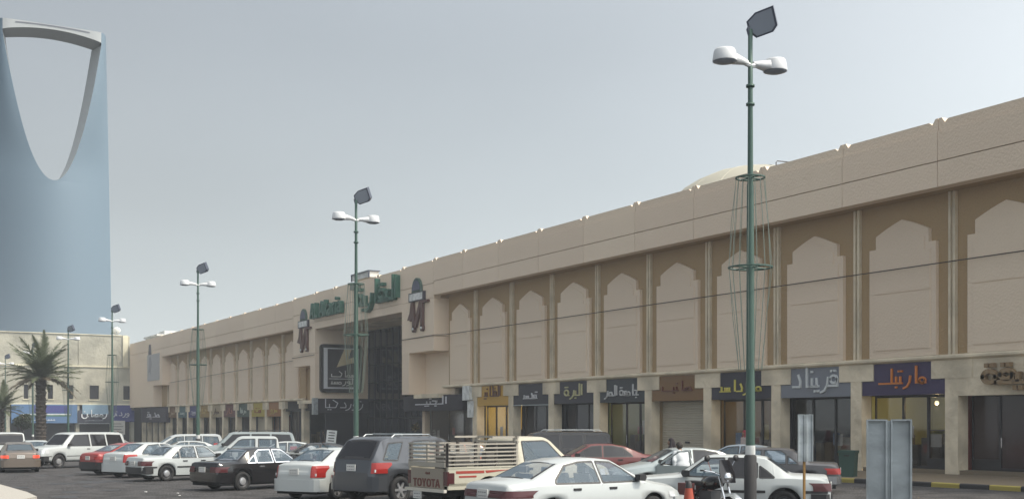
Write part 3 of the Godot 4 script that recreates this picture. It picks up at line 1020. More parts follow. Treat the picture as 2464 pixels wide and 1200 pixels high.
func shop_signs():
	var s := thing("wall_letters", "large brown and gold letters standing straight on the beige wall at the right edge", "shop sign", Vector3(-28.6, 0, -38.26))
	lettering(s, ["alef", "lam", "alef_f", " ", "tooth^1", "tooth_2", "qaf^2", "ta_m^2"], Vector3(0.75, 3.72, 0.05), 0.40, 3.6, coat(lin(0.26, 0.18, 0.10)), 0.22, 0.42)
	sign_at(3, "purple stepped sign with thick orange lettering", lin(0.042, 0.028, 0.088), lin(0.62, 0.20, 0.035), ["mim", "alef_f", " ", "ra", " ", "tooth^2", "tooth_1", "lam_l"], 0.30, 2.5, 0.95)
	sign_at(4, "grey stepped sign with large pale lettering beside the purple one", lin(0.20, 0.215, 0.25), lin(0.60, 0.63, 0.64), ["qaf^2", "ra", " ", "tooth_2", "tooth^1", "alef_f", " ", "dal"], 0.40, 2.9, 0.95)
	sign_at(5, "near black sign with yellow lettering behind the tallest lamp post", lin(0.03, 0.028, 0.045), lin(0.68, 0.60, 0.14), ["mim", "alef_f", " ", "ra", " ", "dal", "alef", " ", "seen", "tooth"], 0.26, 3.0, 1.05)
	sign_at(6, "brown wooden stepped sign over the closed roller shutter", lin(0.20, 0.105, 0.035), lin(0.14, 0.045, 0.03), ["sad", "alef_f", " ", "tooth^1", "tooth_1", "ba_f"], 0.22, 2.6, 0.9)
	sign_at(7, "dark grey green sign with two small white words", lin(0.035, 0.042, 0.05), lin(0.55, 0.55, 0.55), ["jim_1", "alef_f", " ", "mim", "ain", "ta_m^2", " ", " ", "alef", "lam", "sad", "ra"], 0.26, 3.2, 1.05)
	sign_at(8, "dark sign with gold rimmed letters in its middle", lin(0.035, 0.033, 0.048), lin(0.55, 0.52, 0.30), ["alef", "lam", "tooth_1", "ra", " ", "ta_m^2"], 0.30, 2.0, 0.95)
	sign_at(9, "navy black sign with one small white word and grey lower edge", lin(0.028, 0.03, 0.042), lin(0.6, 0.6, 0.62), ["tooth^2", "ain", "dal", "seen", "tooth"], 0.24, 1.7, 1.05, true)
	sign_at(10, "mustard yellow stepped sign with dark brown lettering", lin(0.50, 0.29, 0.045), lin(0.12, 0.05, 0.03), ["alef", "lam", "qaf^1", "lam", "alef_f", " ", "tooth^1", "tooth_2"], 0.30, 2.2, 0.8)
	# wide black sign below the right pier
	s = thing("shop_sign", "wide black shop sign with long white lettering below the right hand pier", "shop sign", Vector3(-76.8, 0, -38.1))
	done(bx(-5.6, 4.2, 3.05, 4.2, -0.4, 0.12), "board", coat(lin(0.022, 0.02, 0.03)), s)
	done(bx(4.2, 5.2, 3.75, 4.75, -0.3, 0.1), "poster", M.white_paint, s)
	lettering(s, ["alef", "lam", "jim_1", "tooth^1", "tooth_2", "line"], Vector3(-0.7, 3.55, 0.11), 0.24, 5.2, coat(lin(0.6, 0.6, 0.64)), 0.1, 0.34)
	s = thing("poster_board", "narrow white poster hanging on the pillar left of the mustard sign", "poster", Vector3(-71.6, 0, -38.2))
	done(bx(-0.5, 0.35, 2.55, 3.7, 0.0, 0.06), "sheet", M.white_paint, s)
	# left wing, from the portal to the corner
	var boards := [
		["faded red and mustard stepped sign nearest the portal in the left wing", lin(0.30, 0.14, 0.05), lin(0.45, 0.36, 0.1)],
		["yellow sign over the pale shutter in the left wing", lin(0.40, 0.32, 0.06), lin(0.25, 0.05, 0.03)],
		["dark green sign in the left wing", lin(0.05, 0.085, 0.07), lin(0.5, 0.55, 0.5)],
		["maroon sign in the left wing beside the dark green one", lin(0.12, 0.04, 0.04), lin(0.4, 0.2, 0.15)],
		["beige sign with brown lettering in the left wing", lin(0.34, 0.27, 0.17), lin(0.10, 0.06, 0.04)],
		["ochre brown sign in the left wing beside a thin lamp post", lin(0.28, 0.18, 0.05), lin(0.5, 0.38, 0.15)],
		["small blue sign with white stroke in the left wing", lin(0.05, 0.055, 0.18), lin(0.6, 0.6, 0.65)],
		["teal sign in the left wing", lin(0.06, 0.13, 0.14), lin(0.4, 0.45, 0.45)],
		["brown sign at the far end of the left wing", lin(0.16, 0.09, 0.04), lin(0.4, 0.3, 0.2)]]
	var words := [["seen", "ra", " ", "waw"], ["ain", "tooth^1", "ba_f^2"], ["mim", "ra", " ", "qaf^1", "alef_f"], ["dal", "alef", "ra"], ["sad", "tooth_1", "alef_f", "ra"], ["kaf", "mim", "alef_f"], ["waw", "ra", "dal"], ["tooth_1", "seen", "tooth"], ["alef", "mim", "ra"]]
	for k in 9:
		var cx := -111.75 - 5.19 * k - 2.595
		s = thing("shop_sign", boards[k][0], "shop sign", Vector3(cx, 0, -38.5))
		done(ext(t_board(0, 2.24, 4.36, 1.55), 0.0, 0.22), "board", coat(boards[k][1]), s)
		lettering(s, words[k], Vector3(0, 3.25, 0.21), 0.26, 2.2, coat(boards[k][2]), 0.08)
	s = thing("shop_sign", "dark sign with white lettering at the corner end of the left wing", "shop sign", Vector3(-165.6, 0, -38.3))
	done(bx(-6.9, 7.6, 2.2, 4.3, -0.2, 0.4), "board", coat(lin(0.03, 0.025, 0.045)), s)
	lettering(s, ["sad", "dal", " ", "tooth_2", "qaf^2"], Vector3(0.6, 2.95, 0.39), 0.42, 7.5, coat(lin(0.6, 0.6, 0.65)), 0.1)
	# far wing, facing the car park
	var face := Basis(Vector3(0, 0, -1), Vector3(0, 1, 0), Vector3(1, 0, 0))
	s = thing("shop_sign", "deep blue sign with white script nearest the corner of the cream wing", "shop sign", Vector3(-176.9, 0, -35.9))
	done(ext([[-1.4, 2.3], [1.9, 2.3], [1.9, 4.0], [1.5, 4.0], [1.5, 4.7], [-1.1, 4.7], [-1.1, 4.0], [-1.4, 4.0]], 0.0, 0.25, Transform3D(face, Vector3.ZERO)), "board", coat(lin(0.035, 0.045, 0.20)), s)
	lettering(s, ["waw", "ra", " ", "dal", " ", "tooth^2", "ra"], Vector3(0.24, 3.2, 0.0), 0.34, 2.3, coat(lin(0.6, 0.62, 0.66)), 0.08, 0.3, face)
	s = thing("shop_sign", "black and pale blue sign with thick white lettering on the cream wing", "shop sign", Vector3(-176.9, 0, -32.2))
	var bd := done(bx(0.0, 0.22, 2.05, 3.95, -2.3, 2.3), "board", coat(lin(0.04, 0.045, 0.07)), s)
	done(bx(0.0, 0.24, 3.4, 4.75, -1.9, 1.7), "upper_board", coat(lin(0.25, 0.38, 0.5)), bd)
	done(bx(0.22, 0.26, 2.0, 2.08, -2.3, 2.3), "trim_strip", M.steel, bd)
	lettering(s, ["ra", "mim", "sad", "alef_f", " ", "noon_f^1"], Vector3(0.24, 3.05, 0.1), 0.42, 3.6, coat(lin(0.75, 0.78, 0.8)), 0.1, 0.34, face)
	lettering(s, ["seen", "tooth", "line", "mim", "seen", "line"], Vector3(0.23, 2.45, 0.1), 0.1, 2.6, coat(lin(0.5, 0.52, 0.55)), 0.04, 0.3, face)
	s = thing("shop_sign", "long bright blue sign with a white and green stripe behind the palm trunk", "shop sign", Vector3(-176.9, 0, -25.3))
	bd = done(bx(0.0, 0.22, 2.1, 4.75, -4.5, 4.3), "board", coat(lin(0.09, 0.18, 0.34)), s)
	done(bx(0.0, 0.24, 3.55, 4.6, -3.2, 1.6), "upper_board", coat(lin(0.05, 0.06, 0.24)), bd)
	done(bx(0.22, 0.26, 3.28, 3.42, -3.6, 3.0), "white_stripe", M.white_paint, bd)
	done(bx(0.22, 0.26, 3.10, 3.22, -3.6, 3.0), "green_stripe", coat(lin(0.1, 0.25, 0.12)), bd)
	lettering(s, ["seen", "ra", "mim", "tooth_1", "alef_f"], Vector3(0.23, 2.5, 0.5), 0.24, 4.0, coat(lin(0.65, 0.7, 0.75)), 0.06, 0.3, face)

func logo(x: float, base: float, label: String):
	var g := thing("wall_emblem", label, "emblem", Vector3(x, base, -37.19), 0.0)
	var dome := [[-0.82, 2.75]]
	for i in 13:
		var a := PI * (1.0 - i / 12.0)
		dome.append([0.8 * cos(a), 2.9 + 0.95 * sin(a)])
	dome.append([0.82, 2.75])
	done(ext(dome, 0.0, 0.16), "cap_rim", coat(lin(0.05, 0.10, 0.075)), g)
	var d2 := []
	for i in 13:
		var a := PI * (1.0 - i / 12.0)
		d2.append([0.62 * cos(a), 2.92 + 0.74 * sin(a)])
	done(ext(d2, 0.16, 0.22), "cap_face", coat(lin(0.09, 0.10, 0.15)), g)
	var fr := done(bx(-1.3, 1.3, 2.12, 2.78, 0.0, 0.18), "band_frame", coat(lin(0.05, 0.045, 0.06)), g)
	done(bx(-1.08, 1.08, 2.2, 2.7, 0.18, 0.22), "band", M.white_paint, fr)
	var brown := coat(lin(0.105, 0.05, 0.04))
	done(ext([[-0.9, 2.1], [-0.55, 2.1], [-0.3, 0.55], [0.55, 2.1], [1.9, 2.1], [2.0, 1.95], [1.1, 1.9], [1.1, 0.15], [0.75, 0.15], [0.75, 1.6], [-0.05, 0.15], [-0.65, 0.15], [-0.65, 0.9], [-1.0, 0.7], [-1.25, 0.85], [-1.5, 0.8], [-1.1, 1.3]], 0.0, 0.2), "figure", brown, g)
	for px in [-0.5, 0.93]:
		var st := new_st(true)
		lathe(st, [[0.0, 0.0], [0.24, 0.0], [0.24, 0.2], [0.0, 0.2]], 14, Transform3D(Basis(Vector3(1, 0, 0), PI / 2), Vector3(px, 0.08, 0.0)))
		done(st, "knob", brown, g)
		var s2 := new_st(true)
		lathe(s2, [[0.0, 0.0], [0.11, 0.0], [0.11, 0.24], [0.0, 0.24]], 10, Transform3D(Basis(Vector3(1, 0, 0), PI / 2), Vector3(px, 0.08, 0.0)))
		done(s2, "knob_centre", M.white_paint, g)

func portal_signs():
	var green := coat(lin(0.025, 0.11, 0.075), 0.5)
	var s := thing("roof_letters", "green Latin letters of the arcade's name on the parapet", "letters", Vector3(-96.0, 0, -37.2))
	latin(s, "AL Akaria", Vector3(-0.2, 12.15, 0.25), 1.45, 7.4, green, 0.4)
	s = thing("roof_letters", "large green Arabic letters on the parapet right of the Latin ones", "letters", Vector3(-85.4, 0, -37.2))
	lettering(s, ["alef", "lam", "ain", "qaf^2", "alef_f", " ", "ra", " ", "tooth_2", "ta_m^2"], Vector3(0.1, 11.75, 0.0), 0.78, 8.0, green, 0.4, 0.3)
	logo(-78.1, 9.05, "brown and grey capped emblem on the pier right of the dark portal")
	logo(-102.4, 8.8, "brown and grey capped emblem on the pier left of the dark portal")
	# pale banner at the far end of the left wing
	var bn := thing("wall_banner", "pale grey banner with a faint figure at the corner end of the left wing", "banner", Vector3(-161.6, 0, -37.2))
	done(bx(-3.6, 3.2, 7.9, 11.5, 0.0, 0.1), "cloth", coat(lin(0.42, 0.42, 0.42), 0.8), bn)
	done(ext([[-2.9, 11.5], [-2.5, 12.9], [-1.9, 12.9], [-1.5, 11.5]], 0.0, 0.14), "finial", coat(lin(0.10, 0.10, 0.11)), bn)
	done(ext([[-2.9, 8.9], [-2.3, 11.2], [-1.5, 11.2], [-1.0, 10.2], [-1.6, 9.4], [-1.3, 8.6], [-2.1, 9.2]], 0.1, 0.13), "figure", coat(lin(0.26, 0.26, 0.29)), bn)
	# framed sign on the portal's side wall
	var face := Basis(Vector3(0, 0, -1), Vector3(0, 1, 0), Vector3(1, 0, 0))
	var f := thing("framed_sign", "tall black framed sign with pale zigzag mark on the portal side wall", "sign", Vector3(-99.68, 0, -39.6))
	var rr := []
	for c in [[1.72, 9.0, 0.0], [-1.72, 9.0, 90.0], [-1.72, 5.2, 180.0], [1.72, 5.2, 270.0]]:
		for i in 4:
			var a := deg_to_rad(c[2] + 30.0 * i)
			rr.append([c[0] + 0.28 * cos(a), c[1] + 0.28 * sin(a)])
	var fr := done(ext(rr, 0.0, 0.35, Transform3D(face, Vector3.ZERO)), "frame", coat(lin(0.03, 0.028, 0.03), 0.4), f)
	done(ext([[-1.72, 5.25], [1.72, 5.25], [1.72, 8.95], [-1.72, 8.95]], 0.35, 0.38, Transform3D(face, Vector3.ZERO)), "pale_border", M.lamp_white, fr)
	done(ext([[-1.35, 5.4], [1.6, 5.4], [1.6, 8.85], [-1.35, 8.85]], 0.38, 0.41, Transform3D(face, Vector3.ZERO)), "panel", coat(lin(0.05, 0.045, 0.05), 0.4), fr)
	done(ext([[-0.5, 7.2], [0.25, 8.85], [0.95, 8.85], [0.6, 7.95], [1.6, 8.3], [1.6, 7.75]], 0.41, 0.44, Transform3D(face, Vector3.ZERO)), "zigzag_mark", coat(lin(0.66, 0.57, 0.36)), f)
	lettering(f, ["seen", "mim", "alef_f", " ", "kaf", "ba_f"], Vector3(0.41, 6.35, -0.1), 0.24, 2.3, coat(lin(0.75, 0.75, 0.72)), 0.03, 0.3, face)
	lettering(f, ["alef", "lam", "waw", "ra", " ", "mim", "seen", "tooth"], Vector3(0.41, 5.7, -0.1), 0.24, 2.3, coat(lin(0.75, 0.75, 0.72)), 0.03, 0.3, face)
	done(bx(0.41, 0.44, 6.12, 6.18, -1.5, 1.25), "rule", M.white_paint, f)
	var sg := thing("shop_sign", "black sign with thin white lettering under the framed sign", "shop sign", Vector3(-99.66, 0, -39.8))
	done(bx(-0.2, 0.2, 3.1, 4.36, -2.55, 2.4), "board", coat(lin(0.022, 0.02, 0.03)), sg)
	done(bx(-0.2, 0.24, 2.9, 4.4, 2.42, 2.85), "end_poster", M.steel, sg)
	lettering(sg, ["ra^1", "waw", "ra", "dal", "kaf", "tooth_2", "alef_f"], Vector3(0.2, 3.55, 0.0), 0.34, 3.9, coat(lin(0.62, 0.62, 0.65)), 0.05, 0.2, face)

# ---------------------------------------------------------------- lamp posts
func lamps():
	var first := make_lamp()
	var spots := [[-19.3, 10.04, "tall green lamp post in the foreground with a dark floodlight on top"], [-41.6, 10.02, "second nearest lamp post, standing before the dark portal"], [-64.3, 9.85, "third lamp post, rising over the left wing's arches"], [-87.6, 9.6, "fourth lamp post, just left of the corner end of the left wing"], [-106.3, 9.45, "fifth lamp post, just right of the big palm"], [-127.5, 9.3, "thin lamp post half hidden behind the big palm's crown"], [-150.2, 9.2, "faintest lamp post at the left edge, beside the small palm"]]
	for k in spots.size():
		var o: Node3D = first
		if k > 0:
			o = first.duplicate()
			o.name = numbered("street_lamp")
			add_child(o)
		tag(o, spots[k][2], "street lamp", "lamp posts in a row through the car park")
		var x: float = spots[k][0]
		o.position = Vector3(x, spots[k][1] - 10.0, -17.18)
		o.rotation.y = [0.0, 0.06, -0.05, 0.1, -0.12, 0.0, 0.08][k]

func make_lamp() -> Node3D:
	var o := thing("street_lamp", "", "street lamp")
	var st := new_st(true)
	lathe(st, [[0.10, -0.6], [0.10, 3.0], [0.092, 3.05], [0.075, 7.3], [0.062, 7.4], [0.055, 9.0], [0.05, 10.7], [0.0, 10.72]], 14)
	done(st, "pole", M.pole_green, o)
	st = new_st(true)
	lathe(st, [[0.135, -0.6], [0.135, 1.42], [0.103, 1.46]], 14)
	done(st, "dark_sleeve", M.black_paint, o)
	st = new_st(true)
	lathe(st, [[0.106, 1.46], [0.106, 1.66]], 14)
	done(st, "white_band", M.white_paint, o)
	for y in [9.05, 9.45]:
		st = new_st(true)
		lathe(st, [[0.06, y], [0.095, y], [0.095, y + 0.05], [0.06, y + 0.05]], 12)
		done(st, "collar", M.pole_green, o)
	# two drum luminaires on short arms across the row
	for s in [-1.0, 1.0]:
		var arm := new_st()
		tube(arm, [Vector3(0, 9.92, 0), Vector3(0, 9.98, s * 0.3)], 0.055, 8)
		var a := done(arm, "arm", M.lamp_white, o)
		var sh := new_st(true)
		# housing: a flat tapering neck that runs into a shallow drum
		var secs := [[0.08, 0.05, 9.93, 10.01], [0.25, 0.085, 9.92, 10.05], [0.45, 0.13, 9.91, 10.09], [0.58, 0.17, 9.91, 10.10]]
		for i in 3:
			var p: Array = secs[i]
			var q: Array = secs[i + 1]
			var a0 := [Vector3(-p[1], p[2], s * p[0]), Vector3(p[1], p[2], s * p[0]), Vector3(p[1] * 0.7, p[3], s * p[0]), Vector3(-p[1] * 0.7, p[3], s * p[0])]
			var a1 := [Vector3(-q[1], q[2], s * q[0]), Vector3(q[1], q[2], s * q[0]), Vector3(q[1] * 0.7, q[3], s * q[0]), Vector3(-q[1] * 0.7, q[3], s * q[0])]
			for k in 4:
				var n := (k + 1) % 4
				if s > 0:
					quad(sh, a0[k], a1[k], a1[n], a0[n])
				else:
					quad(sh, a0[n], a1[n], a1[k], a0[k])
		lathe(sh, [[0.26, 9.9], [0.265, 9.93], [0.235, 10.12], [0.21, 10.16], [0.0, 10.175]], 24, Transform3D(Basis(), Vector3(0, 0, s * 0.72)))
		var hd := done(sh, "lamp_head", M.lamp_white, o)
		var gl := new_st(true)
		lathe(gl, [[0.0, 9.86], [0.17, 9.87], [0.25, 9.895], [0.25, 9.91]], 18, Transform3D(Basis(), Vector3(0, 0, s * 0.72)))
		done(gl, "diffuser", M.lamp_glass, hd)
	# floodlight on top, tilted
	var fx := Transform3D(Basis.from_euler(Vector3(0.35, 0.75, 0.2)), Vector3(0.12, 10.84, -0.22))
	st = new_st()
	var oct := [[-0.3, -0.1], [-0.17, -0.26], [0.2, -0.24], [0.32, -0.13], [0.32, 0.29], [-0.08, 0.26], [-0.3, 0.13]]
	extrude(st, poly2(oct), -0.11, 0.11, fx)
	var fl := done(st, "floodlight", M.flood_dark, o)
	st = new_st()
	var small := []
	for p in oct:
		small.append([p[0] * 0.86, p[1] * 0.86])
	extrude(st, poly2(small), 0.111, 0.125, fx)
	done(st, "lens", M.lamp_glass, fl)
	st = new_st()
	tube(st, [Vector3(0, 10.5, 0), Vector3(-0.02, 10.7, 0.06), Vector3(0.0, 10.86, -0.02)], 0.035, 6)
	done(st, "bracket", M.flood_dark, o)
	# hoops and strung wires of the festoon cage
	var hoops := [[7.48, 0.31], [5.53, 0.47]]
	for h in hoops:
		st = new_st()
		var pts := []
		for k in 21:
			pts.append(Vector3(cos(TAU * k / 20.0) * h[1], h[0], sin(TAU * k / 20.0) * h[1]))
		tube(st, pts, 0.022, 5)
		tube(st, [Vector3(-h[1], h[0], 0), Vector3(h[1], h[0], 0)], 0.018, 4)
		tube(st, [Vector3(0, h[0], -h[1]), Vector3(0, h[0], h[1])], 0.018, 4)
		done(st, "hoop", M.pole_green, o)
	st = new_st()
	for k in 15:
		var a := TAU * k / 15.0
		var d := Vector3(cos(a), 0, sin(a))
		var j := 1.0 + 0.06 * sin(k * 2.3)
		tube(st, [d * 0.31 + Vector3.UP * 7.48, d * 0.4 * j + Vector3.UP * 6.5, d * 0.47 + Vector3.UP * 5.53], 0.0075, 3)
		tube(st, [d * 0.47 + Vector3.UP * 5.53, d * 0.36 * j + Vector3.UP * 4.4, d * 0.25 + Vector3.UP * 3.3], 0.0075, 3)
	done(st, "wire_cage", M.wire, o)
	return o

# ---------------------------------------------------------------- plants
func frond_mesh(length: float, droop: float, sd: int) -> ArrayMesh:
	var r := RandomNumberGenerator.new()
	r.seed = sd
	var st := new_st()
	var pts := []
	var n := 16
	for i in n + 1:
		var t := float(i) / n
		pts.append(Vector3(length * (t - 0.12 * droop * t * t), length * (0.16 * t - droop * 0.55 * t * t), 0.04 * length * sin(t * 3.0 + sd)))
	tube(st, pts, 0.035, 4, 0.008)
	for i in range(2, n + 1):
		for half in 3:
			var t := (i - half / 3.0) / n
			var p: Vector3 = pts[i].lerp(pts[i - 1], half / 3.0)
			var d: Vector3 = (pts[i] - pts[i - 1]).normalized()
			for s in [-1.0, 1.0]:
				var ln := length * 0.17 * sin(PI * clampf(t * 0.85 + 0.14, 0.0, 1.0)) * r.randf_range(0.8, 1.15) + 0.1
				var side := Vector3(0, 0, s)
				var out := (d * 0.75 + side * 0.8 + Vector3.UP * r.randf_range(-0.25, 0.35)).normalized()
				var w := d * 0.055
				var e := p + out * ln + Vector3.DOWN * ln * 0.15
				tri(st, p - w, p + w, e)
	st.generate_normals()
	return st.commit()

func palm(at: Vector3, h: float, rad: float, fl: float, count: int, label: String):
	var o := thing("palm_tree", label, "palm tree", at, 0.0)
	var st := new_st()
	var prof := []
	var rows := int(h / 0.3)
	for i in rows:
		var y := h * i / rows
		var r := rad * (1.0 - 0.18 * y / h + (0.25 if y < 0.5 else 0.0) + (0.22 * smoothstep(h - 1.6, h, y)))
		prof.append([r * 0.9, y])
		prof.append([r * 1.08, y + h / rows * 0.75])
	prof.append([rad * 0.3, h + 0.3])
	lathe(st, prof, 11)
	done(st, "trunk", M.trunk, o)
	st = new_st()
	for k in 90:
		var a := k * 2.4
		var y := h * (0.25 + 0.75 * k / 90.0)
		var d := Vector3(cos(a), 0, sin(a))
		var r := rad * 1.0
		var e := d * (r + rng.randf_range(0.12, 0.3)) + Vector3.UP * (y + 0.25)
		var u := d.cross(Vector3.UP) * 0.12
		tri(st, d * r * 0.85 + u + Vector3.UP * y, e, d * r * 0.85 - u + Vector3.UP * y)
	done(st, "leaf_stubs", M.trunk, o).set_meta("kind", "stuff")
	var meshes := []
	for k in 5:
		meshes.append(frond_mesh(fl * [1.0, 0.9, 1.08, 0.95, 0.8][k], [0.5, 0.75, 0.35, 1.0, 0.6][k], k + 1))
	for k in count:
		var t := float(k) / count
		var pitch := lerpf(1.35, -0.18, pow(t, 0.8)) + rng.randf_range(-0.1, 0.1)
		var m: ArrayMesh = meshes[[2, 0, 1, 3, 4][k % 5]]
		var f := put_mesh(m, "frond", M.palm_leaf if t < 0.86 else M.dry_leaf, o)
		f.transform = Transform3D(Basis(Vector3.UP, k * 2.39996 + rng.randf_range(-0.2, 0.2)) * Basis(Vector3(0, 0, 1), pitch), Vector3(0, h + 0.1 - 0.35 * t, 0))

func bush(called: String, at: Vector3, trunk_h: float, r: float, ry: float, label: String, cat: String, n: int):
	var o := thing(called, label, cat, at)
	var st := new_st()
	tube(st, [Vector3(0, -0.1, 0), Vector3(0.05, trunk_h * 0.5, 0.03), Vector3(0, trunk_h + ry, 0)], 0.13, 7, 0.05)
	for k in 6:
		var a := k * 1.1
		tube(st, [Vector3(0, trunk_h * 0.8, 0), Vector3(cos(a) * r * 0.5, trunk_h + ry * 0.9, sin(a) * r * 0.5), Vector3(cos(a) * r * 0.8, trunk_h + ry * 1.3, sin(a) * r * 0.8)], 0.06, 5, 0.02)
	done(st, "trunk", M.trunk, o)
	st = new_st()
	var lumps := []
	for k in 14:
		var d := Vector3(rng.randf_range(-1, 1), rng.randf_range(-0.8, 1), rng.randf_range(-1, 1)).normalized() * rng.randf_range(0.35, 0.8)
		lumps.append(Vector3(d.x * r, trunk_h + ry + d.y * ry, d.z * r))
	for k in n:
		var c: Vector3 = lumps[k % 14]
		var d := Vector3(rng.randf_range(-1, 1), rng.randf_range(-1, 1), rng.randf_range(-1, 1)).normalized() * r * 0.42 * pow(rng.randf(), 0.4)
		var p := c + d
		var u := Vector3(rng.randf_range(-1, 1), rng.randf_range(-1, 1), rng.randf_range(-1, 1)).normalized() * 0.11
		var v := u.cross(Vector3(rng.randf_range(-1, 1), 1, 0.3)).normalized() * 0.06
		quad(st, p - u, p + v, p + u, p - v)
	done(st, "crown", M.leaf, o)

func plants():
	palm(Vector3(-107.2, gy(-107), -15.1), 6.6, 0.46, 3.8, 60, "large date palm with a thick dark trunk in front of the cream wing")
	palm(Vector3(-122.0, gy(-122), -13.6), 4.1, 0.3, 2.6, 34, "smaller palm at the left edge of the picture")
	bush("round_tree", Vector3(-128.5, gy(-128), -16.2), 1.6, 1.15, 1.2, "small round dark tree left of the big palm's trunk", "tree", 5200)

# ---------------------------------------------------------------- street furniture
func panel_post(at: Vector3, turn: float, label: String, w: float, h: float, top: float):
	var o := thing("double_panel_sign", label, "sign", at, turn, "double grey panels on rusty posts")
	done(bx(-0.022, 0.022, -0.4, top - 0.15, -0.06, -0.016), "post", M.rust, o)
	for s in [-1.0, 1.0]:
		var st := new_st()
		var a := 0.012
		var p := []
		var x0: float = a if s > 0 else -w / 2.0
		var x1: float = w / 2.0 if s > 0 else -a
		# a shallow folded metal tray: its rim stands forward of the field
		box(st, Vector3(x0, top - h, 0.0), Vector3(x1, top, 0.012))
		box(st, Vector3(x0, top - h, 0.012), Vector3(x0 + 0.014, top, 0.045))
		box(st, Vector3(x1 - 0.014, top - h, 0.012), Vector3(x1, top, 0.045))
		box(st, Vector3(x0 + 0.014, top - 0.012, 0.012), Vector3(x1 - 0.014, top + 0.001, 0.05))
		done(st, "panel", M.steel, o)
	var r := new_st()
	tube(r, [Vector3(0, top - h, 0.02), Vector3(0.0, top - 0.01, 0.02)], 0.016, 8)
	done(r, "ridge", M.steel, o)

